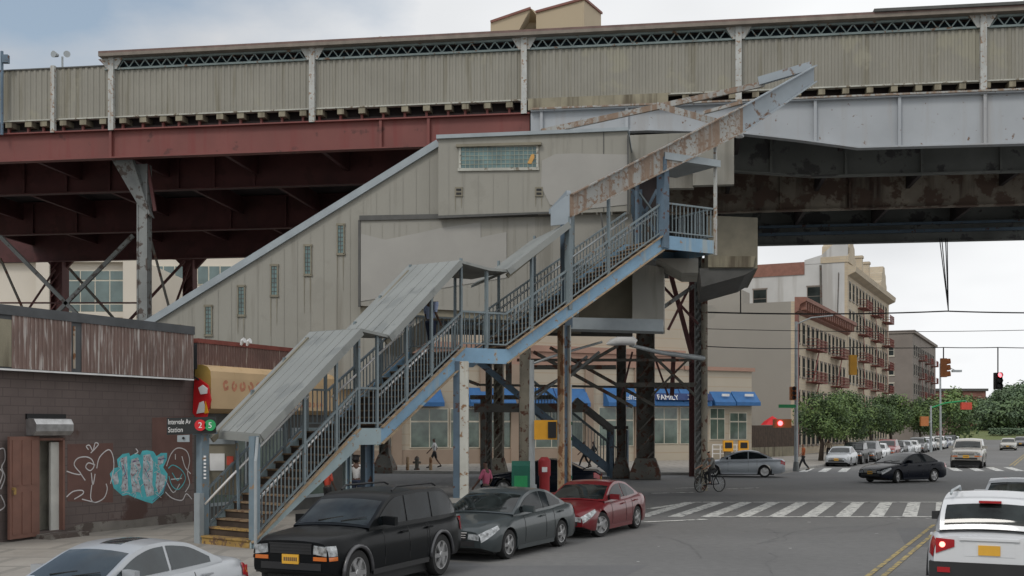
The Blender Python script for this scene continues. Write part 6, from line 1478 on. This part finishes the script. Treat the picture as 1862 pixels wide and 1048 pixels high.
for i in range(25): mb = MB(); mb.box((.3+i*1.15, -1.0, 13.8), (.6+i*1.15, -.3, 14.5)); mb.build('cornice_bracket', 'cornice', cn, world=False)
mb = MB(); mb.box((-.3, -.04, 0), (0, 24, 14.75)); mb.build('edge_strip', 'brickred', b1, world=False) if False else None
fire_escape(b1, 5.2, 5.6, [3.9, 7.2, 10.4]); fire_escape(b1, 18.6, 5.6, [3.9, 7.2, 10.4])
mb = MB(); mb.box((-.02, -.3, 0), (.55, .0, 13.4)); mb.build('corner_pier', 'brickred', b1, world=False)
mb = MB(); mb.box((4, 6, 14.6), (7, 10, 16.4)); mb.build('roof_house', 'sidegrey', b1, world=False); mb = MB(); mb.box((12, 10, 14.6), (14, 13, 17.2)); mb.build('roof_house', 'sidegrey', b1, world=False)
b2 = block('apartment_building', 'tall six storey pale apartment house with curved gables on its roof and red fire escapes', 0, 36, 30, 22.2, 'facade_beige', 'sidewhite', v0=vb0+29.7)
zz2 = [17.9, 14.6, 11.3, 8.0, 4.7]
windows(b2, [1.0+i*2.6 for i in range(13)], zz2+[1.2], 1.15, 2.0, fm='sidegrey')
mb = MB(); mb.prism([(-.05, 0, 20.6), (-.05, -.9, 21.0), (-.05, -1.0, 21.6), (-.05, 0, 21.9)], (36.1, 0, 0)); mb.build('cornice', 'facade_beige', b2, world=False)
for x0_, x1_ in ((-.1, 5.5), (27, 33)):
    mb = MB(); pr_ = [(x0_, 22.2), (x0_, 22.9), (x0_+.8, 23.3), (x0_+1.0, 24.3), (x0_+1.8, 24.6), ((x0_+x1_)/2-.8, 25.4), ((x0_+x1_)/2+.8, 25.4), (x1_-1.8, 24.6), (x1_-1.0, 24.3), (x1_-.8, 23.3), (x1_, 22.9), (x1_, 22.2)]
    mb.prism([(x, -.1, z) for x, z in pr_], (0, 3.2, 0)); mb.build('gable', 'facade_beige', b2, world=False)
for x in (31, 34.5, 20, 14): mb = MB(); mb.box((x, .5, 22.2), (x+1.0, 1.6, 24.6)); mb.box((x-.12, .4, 24.6), (x+1.12, 1.7, 24.9)); mb.build('chimney', 'facade_beige', b2, world=False)
for x in (7.5, 18, 28.6): fire_escape(b2, x, 4.6, [17.5, 14.2, 10.9, 7.6, 4.3])
windows(b2, [3.0, 9.5, 15.5, 21], [17.2], 1.7, 2.3, 'side', m='glass_dark', fm='brickgrey'); windows(b2, [9.5, 15.5, 21], [13.6], 1.5, 2.0, 'side', fm='brickgrey')
mb = MB(); mb.prism([(-.05, .0, 22.2), (-.05, 0, 24.6), (-.05, 1.6, 24.4), (-.05, 3.0, 23.2), (-.05, 5, 22.7), (-.05, 5, 22.2)], (.4, 0, 0)); mb.build('side_gable', 'sidewhite', b2, world=False)
mb = MB(); mb.box((-.12, 5, 21.0), (30, 29, 22.5)); mb.build('roof', 'cornice', b2, world=False)
mb = MB(); [mb.beam((-.1, y, 22.3), (-.1, y, 24.0), .07, .07, Vector((1, 0, 0))) for y in (12, 17)]; mb.build('vent_pipe', 'darksteel', b2, world=False)
mb = MB(); mb.tube([(-.12, 2.9, 8), (-.12, 3.1, 22)], .12, 6); mb.tube([(-.12, 1.2, 14), (-.12, 1.0, 21)], .05, 6); mb.build('drain_pipe', 'darksteel', b2, world=False)
b3 = block('apartment_building', 'brown grey brick apartment house standing beyond the tall pale one', 0, 40, 22, 18.8, 'brickgrey', 'brickgrey', v0=vb0+29.7+36+30)
windows(b3, [1.5+i*3 for i in range(12)], [15, 11.7, 8.4, 5.1, 1.8], 1.3, 1.9, fm='sidegrey'); windows(b3, [3, 8, 13, 18], [15, 11.7, 8.4, 5.1], 1.3, 1.9, 'side')
for x in (9, 20, 30): fire_escape(b3, x, 4, [14.6, 11.3, 8.0, 4.7])
mb = MB(); mb.box((-.2, -.4, 18.8), (40.2, 22, 19.3)); mb.build('parapet', 'brickgrey', b3, world=False)
b4 = block('row_building', 'low brown shop row far up the street on the left', 0, 60, 20, 9, 'brickred', 'brickgrey', v0=vb0+29.7+36+75, cat='building')
windows(b4, [2+i*4 for i in range(14)], [5.5, 1.5], 1.6, 1.9)
b5 = E('distant_building', at(1735, 320, 0), 'distant dark red brick building among the far trees', 'building')
mb = MB(); mb.box((-5.5, 0, 0), (9, 12, 13), Matrix.Translation(at(1735, 320, 0))); mb.build('wall', 'brickred', b5)
mb = MB(); [mb.box((-4.5+i*2.2, -.08, 9), (-3.4+i*2.2, 0, 11), Matrix.Translation(at(1735, 320, 0))) for i in range(6)]; mb.build('windows', 'glass_dark', b5)
mb = MB(); mb.box((-6, -.5, 13), (9.5, 12, 13.7), Matrix.Translation(at(1735, 320, 0))); mb.build('roof', 'trim_dark', b5)
# pale modern building behind the left columns
mw = empty('pale_office_building', P(-140, 778, 92)-Vector((0, 0, CAMH)), 0, 'pale modern building with large gridded windows behind the left columns', 'office building')
Ym = 92; 
mb = MB(); a, b = P(-140, 0, Ym).x, P(268, 0, Ym).x; zt_ = P(0, 478, Ym).z
mb.box((a, Ym, 0), (b, Ym+14, zt_)); mb.build('wall', 'whitewall', mw)
for x0, x1 in ((-60, 70), (92, 228)):
    A_, B_2 = P(x0, 0, Ym).x, P(x1, 0, Ym).x; z0, z1 = P(0, 568, Ym).z, P(0, 492, Ym).z
    if x0 < 0: continue
    mb = MB(); mb.box((A_, Ym-.1, z0), (B_2, Ym, z1)); f = mb.build('window_wall', 'mullion', mw); mb = MB(); n = 5
    for k in range(n):
        for q0, q1 in ((0, .18), (.2, .74), (.76, .98)): mb.box((A_+.1+(B_2-A_-.1)*k/n, Ym-.13, z0+(z1-z0)*q0+.05), (A_+(B_2-A_-.1)*(k+1)/n, Ym-.1, z0+(z1-z0)*q1))
    mb.build('pane', 'glass_teal', f)
for px in (78, 236): mb = MB(); x = P(px, 0, Ym-.6).x; mb.box((x-.5, Ym-.8, 0), (x+.55, Ym, zt_+.2)); mb.build('pier', 'whitewall', mw)
mb = MB(); mb.box((a, Ym-.5, zt_), (b, Ym+1, zt_+.4)); mb.box((P(92, 0, Ym).x, Ym-.3, P(0, 578, Ym).z), (b, Ym, P(0, 568, Ym).z)); mb.build('ledge', 'whitewall', mw)
m2 = empty('glass_office_building', P(380, 778, 125)-Vector((0, 0, CAMH)), 0, 'taller glass and cream office wing behind the sloping station wing', 'office building')
Y2 = 125; a, b = P(268, 0, Y2).x, P(700, 0, Y2).x; mb = MB(); mb.box((a, Y2, 0), (b, Y2+12, 32)); mb.build('wall', 'whitewall', m2)
for i in range(8):
    z0 = 6+i*3.1; mb = MB(); mb.box((a+.5, Y2-.1, z0), (b-.5, Y2, z0+2.1)); f = mb.build('window_band', 'mullion', m2); mb = MB(); n = 20
    for k in range(n): mb.box((a+.6+(b-a-1.2)*k/n, Y2-.15, z0+.1), (a+.45+(b-a-1.2)*(k+1)/n, Y2-.1, z0+2.0))
    mb.build('pane', 'glass_teal', f)
# block above the canopy
tb = empty('rooftop_block', P(990, 778, 130)-Vector((0, 0, CAMH)), 0, 'plain tan building top showing above the canopy roof', 'building')
Yt_ = 130; zlo = 30
def PT(px, py, Y): return P(px, py, Y)
mb = MB(); mb.prism([PT(892, 150, Yt_), PT(892, 40, Yt_), PT(965, 15, Yt_), PT(975, 21, Yt_+4), PT(975, 150, Yt_+4)], (4, 12, 0)); mb.build('wing', 'topbldg', tb)
L1, L2, L3 = PT(975, 22, Yt_), PT(1062, -2, Yt_-3), PT(1093, 24, Yt_+10)
base = 0
mb = MB()
for A_, B_2 in ((L1, L2), (L2, L3)): mb.poly([(A_.x, A_.y, 0), (B_2.x, B_2.y, 0), B_2, A_])
mb.poly([L1, L2, L3, (L1.x+2, L3.y+10, L1.z)]); mb.build('wall', 'topbldg', tb)
mb = MB(); mb.beam(L1, L2, .4, .25); mb.beam(L2, L3, .4, .25); mb.beam(PT(892, 40, Yt_), PT(965, 15, Yt_), .4, .25); mb.build('coping', 'brickred', tb)
mb = MB(); x = PT(892, 0, Yt_).x; mb.box((x+.02, Yt_+.02, 0), (x+9, Yt_+12, 44)); mb.build('lower_wall', 'topbldg', tb)

# ================================================================ TREES
def tree(loc, h, r, label, mats_, n, seed, group, trunk=.16, crown_lo=.35, sz=.3, squash=1.0, name='street_tree', clumps=16):
    rd = random.Random(seed); root = empty(name, loc, 0, label, 'tree', group)
    zc_ = h*(crown_lo+1)/2; rz_ = h*(1-crown_lo)/2
    tr = MB(); pts = [(0, 0, 0), (.05*r, 0, h*.25), (-.03*r, .03, h*.45), (0, 0, h*.75)]; tr.tube(pts, [trunk*1.3, trunk, trunk*.8, trunk*.3], 8)
    cl = []
    for i in range(clumps):
        while True:
            v = Vector((rd.uniform(-1, 1), rd.uniform(-1, 1), rd.uniform(-1, 1)))
            if .25 < v.length < .92: break
        c = Vector((v.x*r*squash, v.y*r*squash, zc_+v.z*rz_)); cl.append((c, rd.uniform(.26, .48)*r, rd.randrange(len(mats_))))
        if i % 2 == 0: b = Vector((0, 0, h*rd.uniform(.28, .5))); tr.tube([b, b.lerp(c, .5)+Vector((0, 0, .05*h)), c], [trunk*.45, trunk*.28, trunk*.1], 5)
    tr.build('trunk', 'bark', root, world=False, smooth=True)
    mb = MB()
    for i in range(n):
        c, cr, mi = cl[i % clumps] if rd.random() < .9 else (Vector((0, 0, zc_)), r*.8, rd.randrange(len(mats_)))
        d = Vector((rd.gauss(0, 1), rd.gauss(0, 1), rd.gauss(0, 1))).normalized(); rr_ = cr*rd.uniform(.45, 1.08); p = c+Vector((d.x, d.y, d.z*.85))*rr_
        nrm = (d+Vector((rd.gauss(0, .5), rd.gauss(0, .5), rd.gauss(0, .5)+.4))).normalized(); a = nrm.orthogonal().normalized(); a = (a*math.cos(i)+nrm.cross(a)*math.sin(i)); b = nrm.cross(a); s_ = sz*rd.uniform(.6, 1.3)
        mb.cur = mi if rd.random() < .8 else rd.randrange(len(mats_))
        mb.poly([p-a*s_, p-b*s_*.5, p+a*s_, p+b*s_*.55])
    mb.build('crown', [M[m] for m in mats_], root, world=False, fix=False); return root
tg = 'street trees along the far kerb'
LM = ['leaf0', 'leaf1', 'leaf2', 'leaf3']
for Y, h, r, lb, sd_ in ((88, 5.3, 2.4, 'nearest and widest street tree before the four storey building', 1), (98, 5.4, 2.4, 'second street tree, merging with the widest one', 2), (111, 5.6, 2.5, 'middle street tree before the tall apartment house', 3), (124, 5.8, 2.6, 'street tree in front of the brown grey apartment house', 4), (150, 6.5, 3, 'farthest street tree by the mast arm signal', 5)):
    tree(SY(-16.6, Y, KB), h, r, lb, LM, 9000, sd_, tg, crown_lo=.28, sz=.11 if Y < 120 else .15, clumps=26)
tree(SY(-15.8, 190, KB), 9, 5, 'light green round tree before the far red building', ['leaf3', 'leaf1', 'leaf3', 'leaf0'], 4500, 8, tg, crown_lo=.2, sz=.3, name='street_tree')
wg = 'tall trees in the park beyond the street'
WM = ['wood0', 'wood1', 'wood2']
for i, (px, Y, top) in enumerate(((1690, 330, 742), (1728, 380, 738), (1762, 390, 736), (1712, 300, 738), (1745, 345, 736), (1775, 330, 728), (1800, 290, 730), (1822, 300, 714), (1848, 285, 702), (1872, 300, 698), (1900, 290, 700), (1835, 350, 706), (1862, 360, 696), (1790, 380, 726), (1925, 320, 700))):
    z0 = 1.2; h = P(px, top, Y).z-z0
    tree(Vector((P(px, 0, Y).x, Y, z0)), h, 6.8, 'park tree under the sky, %s in the far belt of crowns, reaching %s' % (ordn[i], 'above the rooftops' if top < 710 else 'mid height'), WM, 6000, 20+i, wg, trunk=.35, crown_lo=.08, sz=.42, name='park_tree', clumps=30)
hd_ = MB(); rd = random.Random(5)
for i in range(3000):
    x = rd.uniform(1800, 1990); c = P(x, 0, 262); c.z = 1.2+rd.uniform(0, 1.3); a = Vector((rd.gauss(0, 1), rd.gauss(0, 1), rd.gauss(0, 1))).normalized()*.35; b = a.orthogonal().normalized()*.25; c.y += rd.uniform(-1, 1); hd_.poly([c-a, c-b, c+a, c+b])
props(hd_.build('low_hedge', 'wood2', None, fix=False), 'dark clipped hedge along the foot of the park trees', 'hedge', kind='stuff')
